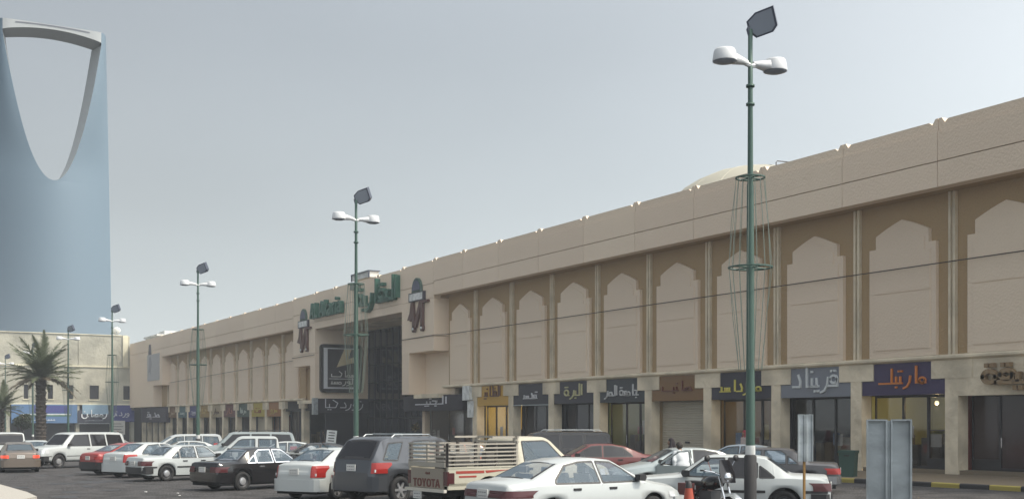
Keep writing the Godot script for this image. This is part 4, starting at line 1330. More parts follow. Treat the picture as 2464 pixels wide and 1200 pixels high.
func street_things():
	panel_post(Vector3(-17.75, gy(-17.7), -17.28), deg_to_rad(60 + 8), "narrow pale double panel on a thin rusty post behind the white saloon's boot", 0.32, 0.97, 2.29)
	panel_post(Vector3(-6.22, gy(-6.2), -6.92), deg_to_rad(60 - 14), "big grey sheet metal double panel cut off by the bottom edge at the right", 0.33, 0.97, 2.08)
	var b := thing("litter_bin", "dark green bin standing on the pavement behind the big grey panel", "bin", Vector3(-31.9, gy(-31.9) + 0.15, -33.3), 0.5)
	var st := new_st()
	extrude(st, poly2([[-0.26, 0.0], [0.26, 0.0], [0.3, 0.9], [-0.3, 0.9]]), -0.27, 0.27)
	done(st, "body", M.bin_green, b)
	done(bx(-0.33, 0.33, 0.9, 1.0, -0.3, 0.3), "lid", M.bin_green, b)
	done(bx(-0.1, 0.1, 0.78, 0.83, 0.275, 0.3), "handle", M.trim, b)
	var c := thing("traffic_cone", "faded red traffic cone with a dark tip in front of the white saloon", "traffic cone", Vector3(-18.95, gy(-19), -15.2))
	st = new_st(true)
	lathe(st, [[0.2, 0.04], [0.17, 0.1], [0.075, 0.78]], 18)
	done(st, "cone", M.cone_red, c)
	done(bx(-0.24, 0.24, 0.0, 0.05, -0.24, 0.24), "base", M.trim, c)
	st = new_st(true)
	lathe(st, [[0.076, 0.78], [0.06, 0.9], [0.03, 0.93], [0.0, 0.93]], 16)
	done(st, "tip", M.trim, c)
	# boards in front of the shops
	var a := thing("notice_board", "white notice board with dark bars leaning by the black clad person", "notice board", Vector3(-88.6, gy(-88) + 0.15, -34.3), deg_to_rad(50))
	var lean := Transform3D(Basis(Vector3(1, 0, 0), -0.12) * Basis(Vector3(0, 0, 1), -0.08), Vector3.ZERO)
	st = new_st()
	box(st, Vector3(-0.42, 0.75, -0.03), Vector3(0.42, 1.78, 0.03), lean)
	done(st, "board", M.white_paint, a)
	for k in 4:
		st = new_st()
		box(st, Vector3(-0.25, 0.88 + 0.22 * k, 0.03), Vector3(0.27, 0.96 + 0.22 * k, 0.045), lean)
		done(st, "dark_bar", M.trim, a)
	for s in [-1.0, 1.0]:
		st = new_st()
		box(st, Vector3(s * 0.36 - 0.03, 0.0, -0.02), Vector3(s * 0.36 + 0.03, 0.75, 0.02), lean)
		done(st, "leg", M.dark_frame, a)
	var n := thing("notice_board", "pale square price board on legs at the corner shops", "notice board", Vector3(-166.0, gy(-166) + 0.15, -33.4), deg_to_rad(55))
	done(bx(-0.92, 0.92, 1.2, 3.1, -0.04, 0.04), "board", coat(lin(0.4, 0.39, 0.36)), n)
	for k in 4:
		done(bx(-0.7, 0.7 - 0.25 * (k % 2), 1.5 + 0.38 * k, 1.58 + 0.38 * k, 0.04, 0.055), "text_line", M.trim, n)
	for s in [-1.0, 1.0]:
		done(bx(s * 0.7 - 0.05, s * 0.7 + 0.05, 0.0, 1.2, -0.03, 0.03), "leg", M.steel, n)
	# things in the shop windows
	var mq := thing("mannequin", "dark torso mannequin in the yellow lit shop window under the mustard sign", "mannequin", Vector3(-68.0, gy(-68) + 0.3, -40.0))
	st = new_st(true)
	lathe(st, [[0.0, 0.0], [0.2, 0.02], [0.03, 0.06], [0.03, 0.85], [0.17, 0.9], [0.19, 1.1], [0.14, 1.3], [0.21, 1.5], [0.2, 1.6], [0.07, 1.68], [0.05, 1.74], [0.0, 1.76]], 14)
	done(st, "torso", coat(lin(0.05, 0.035, 0.03)), mq)
	var mq2: Node3D = mq.duplicate()
	mq2.name = numbered("mannequin")
	add_child(mq2)
	mq2.position = Vector3(-69.1, gy(-69) + 0.3, -40.6)
	tag(mq2, "second dark mannequin, left of the other in the yellow lit window", "mannequin", "")
	var pl := thing("potted_plant", "potted plant with drooping ochre leaves by the shop below the right hand pier", "potted plant", Vector3(-79.4, gy(-79) + 0.15, -37.6))
	st = new_st(true)
	lathe(st, [[0.0, 0.0], [0.2, 0.0], [0.27, 0.5], [0.22, 0.5], [0.2, 0.42], [0.0, 0.42]], 14)
	done(st, "pot", coat(lin(0.2, 0.12, 0.08)), pl)
	st = new_st()
	tube(st, [Vector3(0, 0.4, 0), Vector3(0.03, 1.4, 0), Vector3(0, 2.2, 0)], 0.03, 5)
	done(st, "stem", M.trunk, pl)
	st = new_st()
	for k in 60:
		var an := k * 2.4
		var d := Vector3(cos(an), 0, sin(an))
		var p := Vector3(0, 1.7 + 0.5 * (k / 60.0), 0)
		var e := p + d * rng.randf_range(0.25, 0.55) + Vector3.UP * rng.randf_range(-0.25, 0.3)
		var u := d.cross(Vector3.UP) * 0.05
		tri(st, p, (p + e) / 2.0 + u, e)
		tri(st, p, e, (p + e) / 2.0 - u)
	done(st, "leaves", coat(lin(0.22, 0.17, 0.05)), pl)
	# plain glass balls: a white wall lamp over the doorway
	var wl := thing("wall_lamp", "small white box lamp on the shop front under the purple sign", "wall lamp", Vector3(-31.75, 2.95, -38.95))
	done(bx(-0.1, 0.1, -0.12, 0.12, -0.1, 0.1), "shade", M.white_paint, wl)
	done(bx(-0.03, 0.03, 0.12, 0.4, -0.05, 0.02), "stem", M.trim, wl)

# ---------------------------------------------------------------- vehicles
# Car axes: nose at +x, up y, its right side at +z. Profiles are [x, y] lists from tail to nose.
func at_x(p: Array, x: float) -> float:
	if x <= p[0][0]:
		return p[0][1]
	for i in range(1, p.size()):
		if x <= p[i][0]:
			return lerpf(p[i - 1][1], p[i][1], (x - p[i - 1][0]) / maxf(0.0001, p[i][0] - p[i - 1][0]))
	return p[-1][1]

func soft(p: Array, x: float, r: float) -> float:
	var s := 0.0
	for k in 5:
		s += at_x(p, x + r * (k - 2) / 2.0)
	return s / 5.0

func car_specs() -> Dictionary:
	return {
		"round": {"l": 4.75, "w": 0.885, "r": 0.315, "ax": [-1.32, 1.36], "sill": 0.24,
			"top": [[-2.38, 0.6], [-2.35, 0.9], [-2.27, 0.99], [-1.72, 1.04], [-0.98, 1.35], [-0.5, 1.425], [0.05, 1.43], [0.42, 1.39], [1.22, 0.99], [2.0, 0.85], [2.28, 0.74], [2.38, 0.52]],
			"belt": [[-2.38, 0.58], [-2.32, 0.84], [-1.6, 0.92], [1.2, 0.90], [2.0, 0.78], [2.38, 0.50]],
			"roof": [[-2.38, 0.66], [-1.72, 0.70], [-0.98, 0.58], [0.42, 0.58], [1.22, 0.71], [2.38, 0.62]],
			"side": [[[-1.22, 0.955], [-1.18, 1.02], [-0.86, 1.28], [-0.5, 1.345], [-0.13, 1.355], [-0.1, 0.945]], [[-0.02, 0.945], [-0.04, 1.355], [0.34, 1.33], [0.62, 1.2], [1.0, 0.95]]],
			"rear": [-1.66, -1.0], "wind": [0.48, 1.16], "tail_y": [0.70, 0.84], "tail_z": [0.2, 0.86], "bump": [0.28, 0.6], "handle_y": 0.83, "handles": [-0.72, 0.22], "head_y": [0.58, 0.72]},
		"boxy": {"l": 4.75, "w": 0.86, "r": 0.315, "ax": [-1.38, 1.36], "sill": 0.24,
			"top": [[-2.38, 0.6], [-2.36, 0.9], [-2.28, 0.955], [-1.5, 0.985], [-0.98, 1.36], [-0.7, 1.40], [0.2, 1.41], [0.42, 1.37], [1.02, 0.97], [2.2, 0.86], [2.33, 0.78], [2.38, 0.5]],
			"belt": [[-2.38, 0.58], [-2.33, 0.86], [-1.5, 0.895], [1.0, 0.895], [2.2, 0.81], [2.38, 0.48]],
			"roof": [[-2.38, 0.72], [-1.5, 0.70], [-0.98, 0.6], [0.42, 0.6], [1.02, 0.71], [2.38, 0.72]],
			"side": [[[-1.16, 0.915], [-1.0, 1.05], [-0.84, 1.16], [-0.84, 0.915]], [[-0.78, 0.915], [-0.78, 1.22], [-0.62, 1.325], [-0.15, 1.335], [-0.12, 0.915]], [[-0.02, 0.915], [-0.05, 1.335], [0.3, 1.325], [0.46, 1.24], [0.86, 0.93]]],
			"rear": [-1.44, -1.02], "wind": [0.47, 0.97], "tail_y": [0.62, 0.80], "tail_z": [0.42, 0.84], "bump": [0.32, 0.56], "handle_y": 0.79, "handles": [-0.62, 0.16], "head_y": [0.62, 0.76], "old": true},
		"small": {"l": 4.28, "w": 0.85, "r": 0.30, "ax": [-1.2, 1.3], "sill": 0.24,
			"top": [[-2.14, 0.6], [-2.12, 0.95], [-2.05, 1.05], [-1.66, 1.09], [-0.92, 1.43], [-0.35, 1.475], [0.2, 1.465], [0.52, 1.40], [1.32, 1.0], [1.95, 0.85], [2.1, 0.7], [2.14, 0.5]],
			"belt": [[-2.14, 0.58], [-2.1, 0.9], [-1.5, 0.97], [1.25, 0.92], [1.95, 0.78], [2.14, 0.48]],
			"roof": [[-2.14, 0.62], [-1.66, 0.66], [-0.92, 0.55], [0.52, 0.56], [1.32, 0.69], [2.14, 0.58]],
			"side": [[[-1.25, 1.0], [-1.1, 1.13], [-0.75, 1.35], [-0.18, 1.39], [-0.14, 0.985]], [[-0.06, 0.985], [-0.08, 1.39], [0.36, 1.355], [1.04, 0.98]]],
			"rear": [-1.6, -0.94], "wind": [0.58, 1.26], "tail_y": [0.66, 0.99], "tail_z": [0.60, 0.83], "wrap": 0.0, "bump": [0.26, 0.6], "handle_y": 0.88, "handles": [-0.7, 0.2], "head_y": [0.58, 0.76]},
		"suv": {"l": 4.57, "w": 0.93, "r": 0.355, "ax": [-1.36, 1.35], "sill": 0.36,
			"top": [[-2.29, 0.6], [-2.27, 1.08], [-2.2, 1.17], [-1.86, 1.66], [-1.6, 1.73], [0.2, 1.735], [0.5, 1.68], [1.2, 1.17], [2.05, 1.03], [2.22, 0.86], [2.29, 0.5]],
			"belt": [[-2.29, 0.58], [-2.24, 1.04], [1.15, 1.06], [2.05, 0.94], [2.29, 0.48]],
			"roof": [[-2.29, 0.78], [-1.86, 0.64], [0.5, 0.64], [1.2, 0.76], [2.29, 0.7]],
			"side": [[[-1.9, 1.14], [-1.62, 1.55], [-1.12, 1.58], [-1.45, 1.12]], [[-1.0, 1.12], [-0.86, 1.52], [-0.7, 1.6], [-0.12, 1.61], [-0.1, 1.11]], [[0.0, 1.11], [-0.02, 1.61], [0.36, 1.58], [0.98, 1.13]]],
			"rear": [-2.18, -1.88], "wind": [0.56, 1.15], "tail_y": [0.80, 1.07], "tail_z": [0.71, 0.9], "wrap": 0.01, "bump": [0.34, 0.72], "handle_y": 0.96, "handles": [-0.78, 0.2], "head_y": [0.7, 0.9], "rack": [-1.4, 0.1, 1.725]},
		"big": {"l": 5.55, "w": 0.98, "r": 0.37, "ax": [-1.6, 1.72], "sill": 0.40,
			"top": [[-2.78, 0.6], [-2.76, 1.12], [-2.7, 1.22], [-2.52, 1.82], [-2.36, 1.88], [0.5, 1.89], [0.78, 1.82], [1.42, 1.2], [2.55, 1.1], [2.72, 0.98], [2.78, 0.5]],
			"belt": [[-2.78, 0.58], [-2.72, 1.1], [1.4, 1.1], [2.55, 1.02], [2.78, 0.48]],
			"roof": [[-2.78, 0.84], [-2.52, 0.7], [0.78, 0.7], [1.42, 0.8], [2.78, 0.82]],
			"side": [[[-2.5, 1.18], [-2.34, 1.72], [-1.42, 1.75], [-1.42, 1.16]], [[-1.3, 1.16], [-1.3, 1.75], [-0.38, 1.76], [-0.36, 1.16]], [[-0.24, 1.16], [-0.26, 1.76], [0.6, 1.74], [1.16, 1.17]]],
			"rear": [-2.69, -2.53], "wind": [0.84, 1.37], "tail_y": [0.72, 1.12], "tail_z": [0.8, 0.96], "bump": [0.4, 0.66], "handle_y": 1.0, "handles": [-1.15, -0.1], "head_y": [0.78, 0.98], "rack": [-2.2, 0.3, 1.9], "old": true},
		"van": {"l": 4.8, "w": 0.94, "r": 0.33, "ax": [-1.45, 1.5], "sill": 0.28,
			"top": [[-2.4, 0.6], [-2.37, 1.1], [-2.15, 1.68], [-1.95, 1.75], [0.3, 1.74], [0.68, 1.63], [1.7, 1.0], [2.25, 0.84], [2.4, 0.5]],
			"belt": [[-2.4, 0.58], [-2.35, 1.0], [1.6, 0.97], [2.25, 0.78], [2.4, 0.48]],
			"roof": [[-2.4, 0.78], [-2.1, 0.68], [0.68, 0.66], [1.7, 0.74], [2.4, 0.64]],
			"side": [[[-2.1, 1.08], [-1.95, 1.58], [-1.1, 1.61], [-1.1, 1.05]], [[-1.0, 1.05], [-1.0, 1.61], [-0.05, 1.61], [-0.03, 1.04]], [[0.06, 1.04], [0.04, 1.61], [0.5, 1.57], [1.36, 1.04]]],
			"rear": [-2.35, -2.16], "wind": [0.75, 1.62], "tail_y": [0.8, 1.2], "tail_z": [0.74, 0.91], "bump": [0.3, 0.62], "handle_y": 0.92, "handles": [-0.8, 0.25], "head_y": [0.6, 0.8]},
		"pickup": {"l": 4.98, "w": 0.85, "r": 0.34, "ax": [-1.35, 1.5], "sill": 0.42, "tail_end": -0.5,
			"top": [[-0.5, 1.0], [-0.49, 1.3], [-0.42, 1.64], [-0.28, 1.70], [0.42, 1.70], [0.58, 1.65], [1.18, 1.12], [2.25, 1.0], [2.42, 0.9], [2.49, 0.5]],
			"belt": [[-0.5, 0.98], [-0.48, 1.04], [1.1, 1.04], [2.25, 0.93], [2.49, 0.48]],
			"roof": [[-0.5, 0.66], [-0.42, 0.6], [0.58, 0.6], [1.18, 0.7], [2.49, 0.7]],
			"side": [[[-0.3, 1.1], [-0.28, 1.58], [0.38, 1.59], [0.5, 1.55], [0.95, 1.1]]],
			"rear": [-0.482, -0.44], "wind": [0.63, 1.13], "tail_y": [0.66, 0.9], "tail_z": [0.7, 0.8], "bump": [0.42, 0.62], "handle_y": 0.95, "handles": [-0.2], "head_y": [0.72, 0.9], "old": true},
		"crew": {"l": 5.1, "w": 0.87, "r": 0.34, "ax": [-1.5, 1.55], "sill": 0.42, "tail_end": -1.1,
			"top": [[-1.1, 1.0], [-1.09, 1.35], [-1.04, 1.66], [-0.9, 1.73], [0.42, 1.74], [0.6, 1.68], [1.22, 1.14], [2.3, 1.02], [2.48, 0.9], [2.55, 0.5]],
			"belt": [[-1.1, 0.98], [-1.08, 1.06], [1.15, 1.06], [2.3, 0.95], [2.55, 0.48]],
			"roof": [[-1.1, 0.68], [-1.04, 0.62], [0.6, 0.62], [1.22, 0.72], [2.55, 0.7]],
			"side": [[[-0.95, 1.12], [-0.95, 1.6], [-0.25, 1.62], [-0.25, 1.11]], [[-0.1, 1.11], [-0.1, 1.62], [0.4, 1.61], [0.55, 1.55], [0.98, 1.12]]],
			"rear": [-1.085, -1.05], "wind": [0.66, 1.17], "tail_y": [0.66, 0.9], "tail_z": [0.7, 0.82], "bump": [0.42, 0.62], "handle_y": 0.96, "handles": [-0.85, 0.0], "head_y": [0.72, 0.9], "old": true}}

func plan_w(c: Dictionary, x: float) -> float:
	# half width of the body in plan, drawn in at the ends
	var e: float = absf(x) / (c.l / 2.0)
	if c.has("tail_end") and x < 0.0:
		e = 0.0
	var k := 0.10 if c.has("old") else 0.16
	return c.w * (1.0 - k * pow(e, 5.0) - (0.05 if c.has("old") else 0.12) * pow(e, 26.0))

func body_section(c: Dictionary, x: float, arch_r: float) -> Array:
	var w := plan_w(c, x)
	var yb: float = c.sill
	var e: float = absf(x) / (c.l / 2.0)
	if e > 0.9 and not (c.has("tail_end") and x < 0.0):
		yb += (e - 0.9) * 0.7
	for a in c.ax:
		var d := absf(x - a)
		if d < arch_r:
			yb = maxf(yb, c.r + sqrt(arch_r * arch_r - d * d))
	var yt := soft(c.top, x, 0.05)
	var yB := minf(soft(c.belt, x, 0.1), yt - 0.012)
	var wr := minf(soft(c.roof, x, 0.2), w * 0.93)
	var yr: float = yt - minf(0.045, (yt - yB) * 0.4)
	yb = minf(yb, yB - 0.06)
	var y1 := minf(maxf(yb + 0.015, 0.5), yB - 0.04)
	var y2 := minf(maxf(y1 + 0.01, yB - 0.13), yB - 0.02)
	return [Vector2(w * 0.955, yb), Vector2(w, y1), Vector2(w * 0.992, y2), Vector2(w * 0.955, yB), Vector2(wr, yr), Vector2(wr * 0.86, yt - 0.012), Vector2(0.0, yt)]

func side_z(c: Dictionary, x: float, y: float) -> float:
	var s := body_section(c, x, 0.0)
	for i in range(s.size() - 2):
		if y <= s[i + 1].y or i == s.size() - 3:
			return lerpf(s[i].x, s[i + 1].x, clampf((y - s[i].y) / maxf(0.001, s[i + 1].y - s[i].y), 0.0, 1.0))
	return s[0].x

func tail_x(c: Dictionary, y: float, z: float) -> float:
	# where the rear face lies at height y, pulled forward towards the corners
	var x: float = -c.l / 2.0
	for k in 60:
		if soft(c.top, x, 0.05) >= y + 0.004 and side_z(c, x, y) * 0.995 >= absf(z):
			return x
		x += 0.01
	return x

func nose_x(c: Dictionary, y: float, z: float) -> float:
	var x: float = c.l / 2.0
	for k in 60:
		if soft(c.top, x, 0.05) >= y + 0.004 and side_z(c, x, y) * 0.995 >= absf(z):
			return x
		x -= 0.01
	return x

func rear_path(c: Dictionary, y: float, za: float, wrap: float) -> Array:
	# plan of the tail at height y: from za on the rear face round the corner on to the flank, set out by 18 mm
	var xs := tail_x(c, y, za)
	var xw: float = tail_x(c, y, minf(c.tail_z[1], c.w * 0.93)) + wrap
	var raw := [Vector2(xs - 0.002, za)]
	for k in range(1, 19):
		var x := xs + (xw - xs) * pow(k / 18.0, 2.0)
		raw.append(Vector2(x, maxf(za + 0.002 * k, side_z(c, x, y))))
	var res := []
	for k in raw.size():
		var d: Vector2 = (raw[mini(k + 1, raw.size() - 1)] - raw[maxi(k - 1, 0)]).normalized()
		res.append(raw[k] + Vector2(-d.y, d.x) * (0.024 if k > 0 else 0.026))
	return res

func car_body(c: Dictionary, m: Material, o: Node):
	var ar: float = c.r + 0.065
	var xs := []
	var x0: float = c.get("tail_end", -c.l / 2.0)
	var x1: float = c.l / 2.0
	for k in 41:
		xs.append(lerpf(x0, x1, k / 40.0))
	for k in 6:
		xs.append(x0 + 0.012 * (k + 1))
		xs.append(x1 - 0.012 * (k + 1))
	for a in c.ax:
		if a < x0:
			continue
		for k in 13:
			xs.append(a + ar * cos(PI * k / 12.0))
		xs.append(a - ar - 0.002)
		xs.append(a + ar + 0.002)
	for p in c.top:
		xs.append(p[0])
	var slo := 99.0
	var shi := -99.0
	for w in c.side:
		for v in w:
			slo = minf(slo, v[0])
			shi = maxf(shi, v[0])
	slo -= 0.02
	shi += 0.02
	xs.append_array([slo, shi, c.rear[0], c.rear[1], c.wind[0], c.wind[1]])
	xs.sort()
	var rows := []
	var cols := []
	var last := -99.0
	for x in xs:
		if x - last < 0.0015 or x < x0 or x > x1:
			continue
		last = x
		cols.append(x)
		var s := body_section(c, x, ar)
		var row := []
		for i in s.size():
			row.append(Vector3(x, s[i].y, -s[i].x))
		for i in range(s.size() - 2, -1, -1):
			row.append(Vector3(x, s[i].y, s[i].x))
		rows.append(row)
	# each strip is smoothed along its length, with creases at belt and roof edge
	var st := SurfaceTool.new()
	st.begin(Mesh.PRIMITIVE_TRIANGLES)
	var groups := [1, 1, 1, 2, 3, 3, 3, 3, 4, 5, 5, 5]
	for i in rows.size() - 1:
		var mx: float = (cols[i] + cols[i + 1]) / 2.0
		for k in rows[0].size() - 1:
			if (k == 3 or k == 8) and mx > slo and mx < shi:
				continue
			if (k == 5 or k == 6) and ((mx > c.rear[0] and mx < c.rear[1]) or (mx > c.wind[0] and mx < c.wind[1])):
				continue
			st.set_smooth_group(groups[k])
			quad(st, rows[i][k], rows[i][k + 1], rows[i + 1][k + 1], rows[i + 1][k])
	# pillars and frames between the side windows
	st.set_smooth_group(FLAT)
	var cut := []
	for x in cols:
		if x >= slo - 0.001 and x <= shi + 0.001:
			cut.append(x)
	for i in cut.size() - 1:
		var s0 := body_section(c, cut[i], ar)
		var s1 := body_section(c, cut[i + 1], ar)
		var pieces := [PackedVector2Array([Vector2(cut[i], s0[3].y), Vector2(cut[i + 1], s1[3].y), Vector2(cut[i + 1], s1[4].y), Vector2(cut[i], s0[4].y)])]
		for w in c.side:
			var next := []
			for p in pieces:
				next.append_array(Geometry2D.clip_polygons(p, poly2(w)))
			pieces = next
		for p in pieces:
			for sd in [-1.0, 1.0]:
				side_patch(c, p, sd, 0.0, st)
	for e in [0, rows.size() - 1]:
		st.set_smooth_group(FLAT)
		var r: Array = rows[e]
		for k in range(1, r.size() - 1):
			if e == 0:
				tri(st, r[0], r[k + 1], r[k])
			else:
				tri(st, r[0], r[k], r[k + 1])
	done(st, "body", m, o)

func side_patch(c: Dictionary, poly: PackedVector2Array, s: float, off: float, st: SurfaceTool):
	# a flat outline in side view laid on the flank, cut in strips so that it follows the body
	var lo := 99.0
	var hi := -99.0
	for v in poly:
		lo = minf(lo, v.x)
		hi = maxf(hi, v.x)
	var n := int((hi - lo) / 0.16) + 1
	for k in n:
		var a := lerpf(lo, hi, float(k) / n)
		var b := lerpf(lo, hi, float(k + 1) / n)
		for piece in Geometry2D.intersect_polygons(poly, PackedVector2Array([Vector2(a, -1), Vector2(b, -1), Vector2(b, 4), Vector2(a, 4)])):
			var ids := Geometry2D.triangulate_polygon(piece)
			for i in range(0, ids.size(), 3):
				var p := [piece[ids[i]], piece[ids[i + 1]], piece[ids[i + 2]]]
				if ((p[1] - p[0]).cross(p[2] - p[0]) > 0.0) == (s > 0.0):
					p = [p[0], p[2], p[1]]
				for v in p:
					st.add_vertex(Vector3(v.x, v.y, s * (side_z(c, v.x, v.y) + off)))

func top_patch(c: Dictionary, xa: float, xb: float, frac: float, off: float, st: SurfaceTool):
	var n := 8
	var rows := []
	for k in n + 1:
		var x := lerpf(xa, xb, float(k) / n)
		var s := body_section(c, x, 0.0)
		var sl := (soft(c.top, x + 0.02, 0.05) - soft(c.top, x - 0.02, 0.05)) / 0.04
		var nrm := Vector2(-sl, 1.0).normalized() * off
		var z: float = s[4].x * frac
		var y: float = lerpf(s[6].y, s[5].y, minf(1.0, z / s[5].x)) if z <= s[5].x else lerpf(s[5].y, s[4].y, (z - s[5].x) / (s[4].x - s[5].x))
		rows.append([Vector3(x + nrm.x, y + nrm.y, -z), Vector3(x + nrm.x, s[6].y + nrm.y, 0.0), Vector3(x + nrm.x, y + nrm.y, z)])
	for k in n:
		for i in 2:
			quad(st, rows[k][i], rows[k][i + 1], rows[k + 1][i + 1], rows[k + 1][i])

func outset(pts: Array, d: float) -> PackedVector2Array:
	var r := Geometry2D.offset_polygon(poly2(pts), d, Geometry2D.JOIN_ROUND if d > 0 else Geometry2D.JOIN_MITER)
	return r[0] if r.size() else poly2(pts)

func wheel(o: Node, c: Dictionary, x: float, s: float, style: int):
	var w := Node3D.new()
	w.name = "wheel"
	o.add_child(w, true)
	w.position = Vector3(x, c.r, s * (c.w - 0.125))
	var t := Transform3D(Basis(Vector3(1, 0, 0), s * PI / 2.0), Vector3.ZERO)
	var r: float = c.r
	var st := new_st(true)
	lathe(st, [[r * 0.62, -0.1], [r * 0.9, -0.1], [r, -0.06], [r, 0.06], [r * 0.92, 0.1], [r * 0.66, 0.105], [r * 0.62, 0.08]], 28, t)
	done(st, "tyre", M.tyre, w)
	st = new_st(true)
	lathe(st, [[r * 0.66, 0.09], [r * 0.6, 0.075], [r * 0.54, 0.04], [0.0, 0.035]], 28, t)
	var rim := done(st, "rim", M.rim if style == 0 else M.hub_dark, w)
	st = new_st()
	if style == 0:
		for k in 6:
			var a := TAU * k / 6.0
			box(st, Vector3(0.02, 0.036, -0.028), Vector3(r * 0.6, 0.075, 0.028), t * Transform3D(Basis(Vector3.UP, a), Vector3.ZERO))
		lathe(st, [[0.075, 0.03], [0.07, 0.09], [0.0, 0.095]], 12, t)
		done(st, "spokes", M.rim, w)
		rim.material_override = M.hub_dark
	else:
		lathe(st, [[r * 0.42, 0.036], [r * 0.38, 0.085], [r * 0.2, 0.095], [0.0, 0.097]], 20, t)
		done(st, "hubcap", M.rim, w)

func plate_on(o: Node, at: Vector3, turn: float):
	var t := Transform3D(Basis(Vector3.UP, turn), at)
	var p := done(cbox(Vector3.ZERO, Vector3(0.34, 0.17, 0.02), t), "number_plate", M.plate, o)
	var st := new_st()
	for k in 4:
		box(st, Vector3(-0.13 + 0.068 * k, 0.02, 0.01), Vector3(-0.09 + 0.068 * k, 0.036, 0.013), t)
		box(st, Vector3(-0.12 + 0.065 * k, -0.05, 0.01), Vector3(-0.085 + 0.065 * k, -0.035, 0.013), t)
	done(st, "print", M.plate_ink, p)

func ring_pieces(outer: PackedVector2Array, inner: PackedVector2Array) -> Array:
	# the band between two outlines, cut in vertical slices so that no piece has a hole
	var lo := 99.0
	var hi := -99.0
	for v in outer:
		lo = minf(lo, v.x)
		hi = maxf(hi, v.x)
	var res := []
	var n := int((hi - lo) / 0.3) + 2
	for k in n:
		var a := lerpf(lo, hi, float(k) / n)
		var b := lerpf(lo, hi, float(k + 1) / n)
		for piece in Geometry2D.intersect_polygons(outer, PackedVector2Array([Vector2(a, -1), Vector2(b, -1), Vector2(b, 4), Vector2(a, 4)])):
			res.append_array(Geometry2D.clip_polygons(piece, inner))
	return res

func top_border(c: Dictionary, xa: float, xb: float, st: SurfaceTool):
	# rubber frame round a windscreen: two long edges and two cross bars
	top_patch(c, xa - 0.03, xa + 0.02, 0.90, 0.005, st)
	top_patch(c, xb - 0.02, xb + 0.03, 0.90, 0.005, st)
	for s in [-1.0, 1.0]:
		var n := 8
		var rows := []
		for k in n + 1:
			var x := lerpf(xa, xb, float(k) / n)
			var q := body_section(c, x, 0.0)
			rows.append([Vector3(x, lerpf(q[5].y, q[4].y, 0.3) + 0.006, s * lerpf(q[5].x, q[4].x, 0.3)), Vector3(x, lerpf(q[6].y, q[5].y, 0.96) + 0.006, s * q[5].x * 0.96)])
		for k in n:
			quad(st, rows[k][0], rows[k][1], rows[k + 1][1], rows[k + 1][0])

func cabin(c: Dictionary, o: Node):
	# what one sees through the glass: tub, seats with head rests, dashboard, wheel
	var xa: float = maxf(c.rear[0] + 0.1, c.get("tail_end", -99.0) + 0.06)
	var xb: float = c.wind[1] - 0.05
	var yb: float = at_x(c.belt, 0.0)
	var st := new_st()
	box(st, Vector3(xa, yb - 0.45, -c.w * 0.86), Vector3(xb, yb - 0.4, c.w * 0.86))
	box(st, Vector3(xb - 0.32, yb - 0.4, -c.w * 0.8), Vector3(xb, yb - 0.02, c.w * 0.8))
	if not c.has("tail_end"):
		box(st, Vector3(xa - 0.05, yb - 0.4, -c.w * 0.75), Vector3(xa + 0.4, yb - 0.03, c.w * 0.75))
	done(st, "dashboard", M.cabin, o)
	var rows := [0.15, -0.78] if not c.has("tail_end") else [0.05]
	if c.l > 4.78 and not c.has("tail_end"):
		rows.append(-1.6)
	for x in rows:
		for s in [-1.0, 1.0]:
			var z: float = s * c.w * 0.42
			var seat := new_st()
			extrude(seat, poly2([[x + 0.35, yb - 0.4], [x + 0.35, yb - 0.28], [x - 0.12, yb - 0.26], [x - 0.28, yb + 0.2], [x - 0.36, yb + 0.2], [x - 0.25, yb - 0.4]]), z - 0.24, z + 0.24)
			var so := done(seat, "seat", M.cabin_pale, o)
			var hr := new_st()
			extrude(hr, poly2([[x - 0.27, yb + 0.22], [x - 0.26, yb + 0.3], [x - 0.29, yb + 0.36], [x - 0.35, yb + 0.35], [x - 0.36, yb + 0.22]]), z - 0.13, z + 0.13)
			done(hr, "head_rest", M.cabin_pale, so)
	var sw := new_st()
	var pts := []
	for k in 15:
		var a := TAU * k / 14.0
		pts.append(Vector3(xb - 0.45 - 0.07 * sin(a), yb + 0.0 + 0.17 * sin(a), -c.w * 0.42 + 0.18 * cos(a)))
	tube(sw, pts, 0.016, 5)
	done(sw, "steering_wheel", M.trim, o)

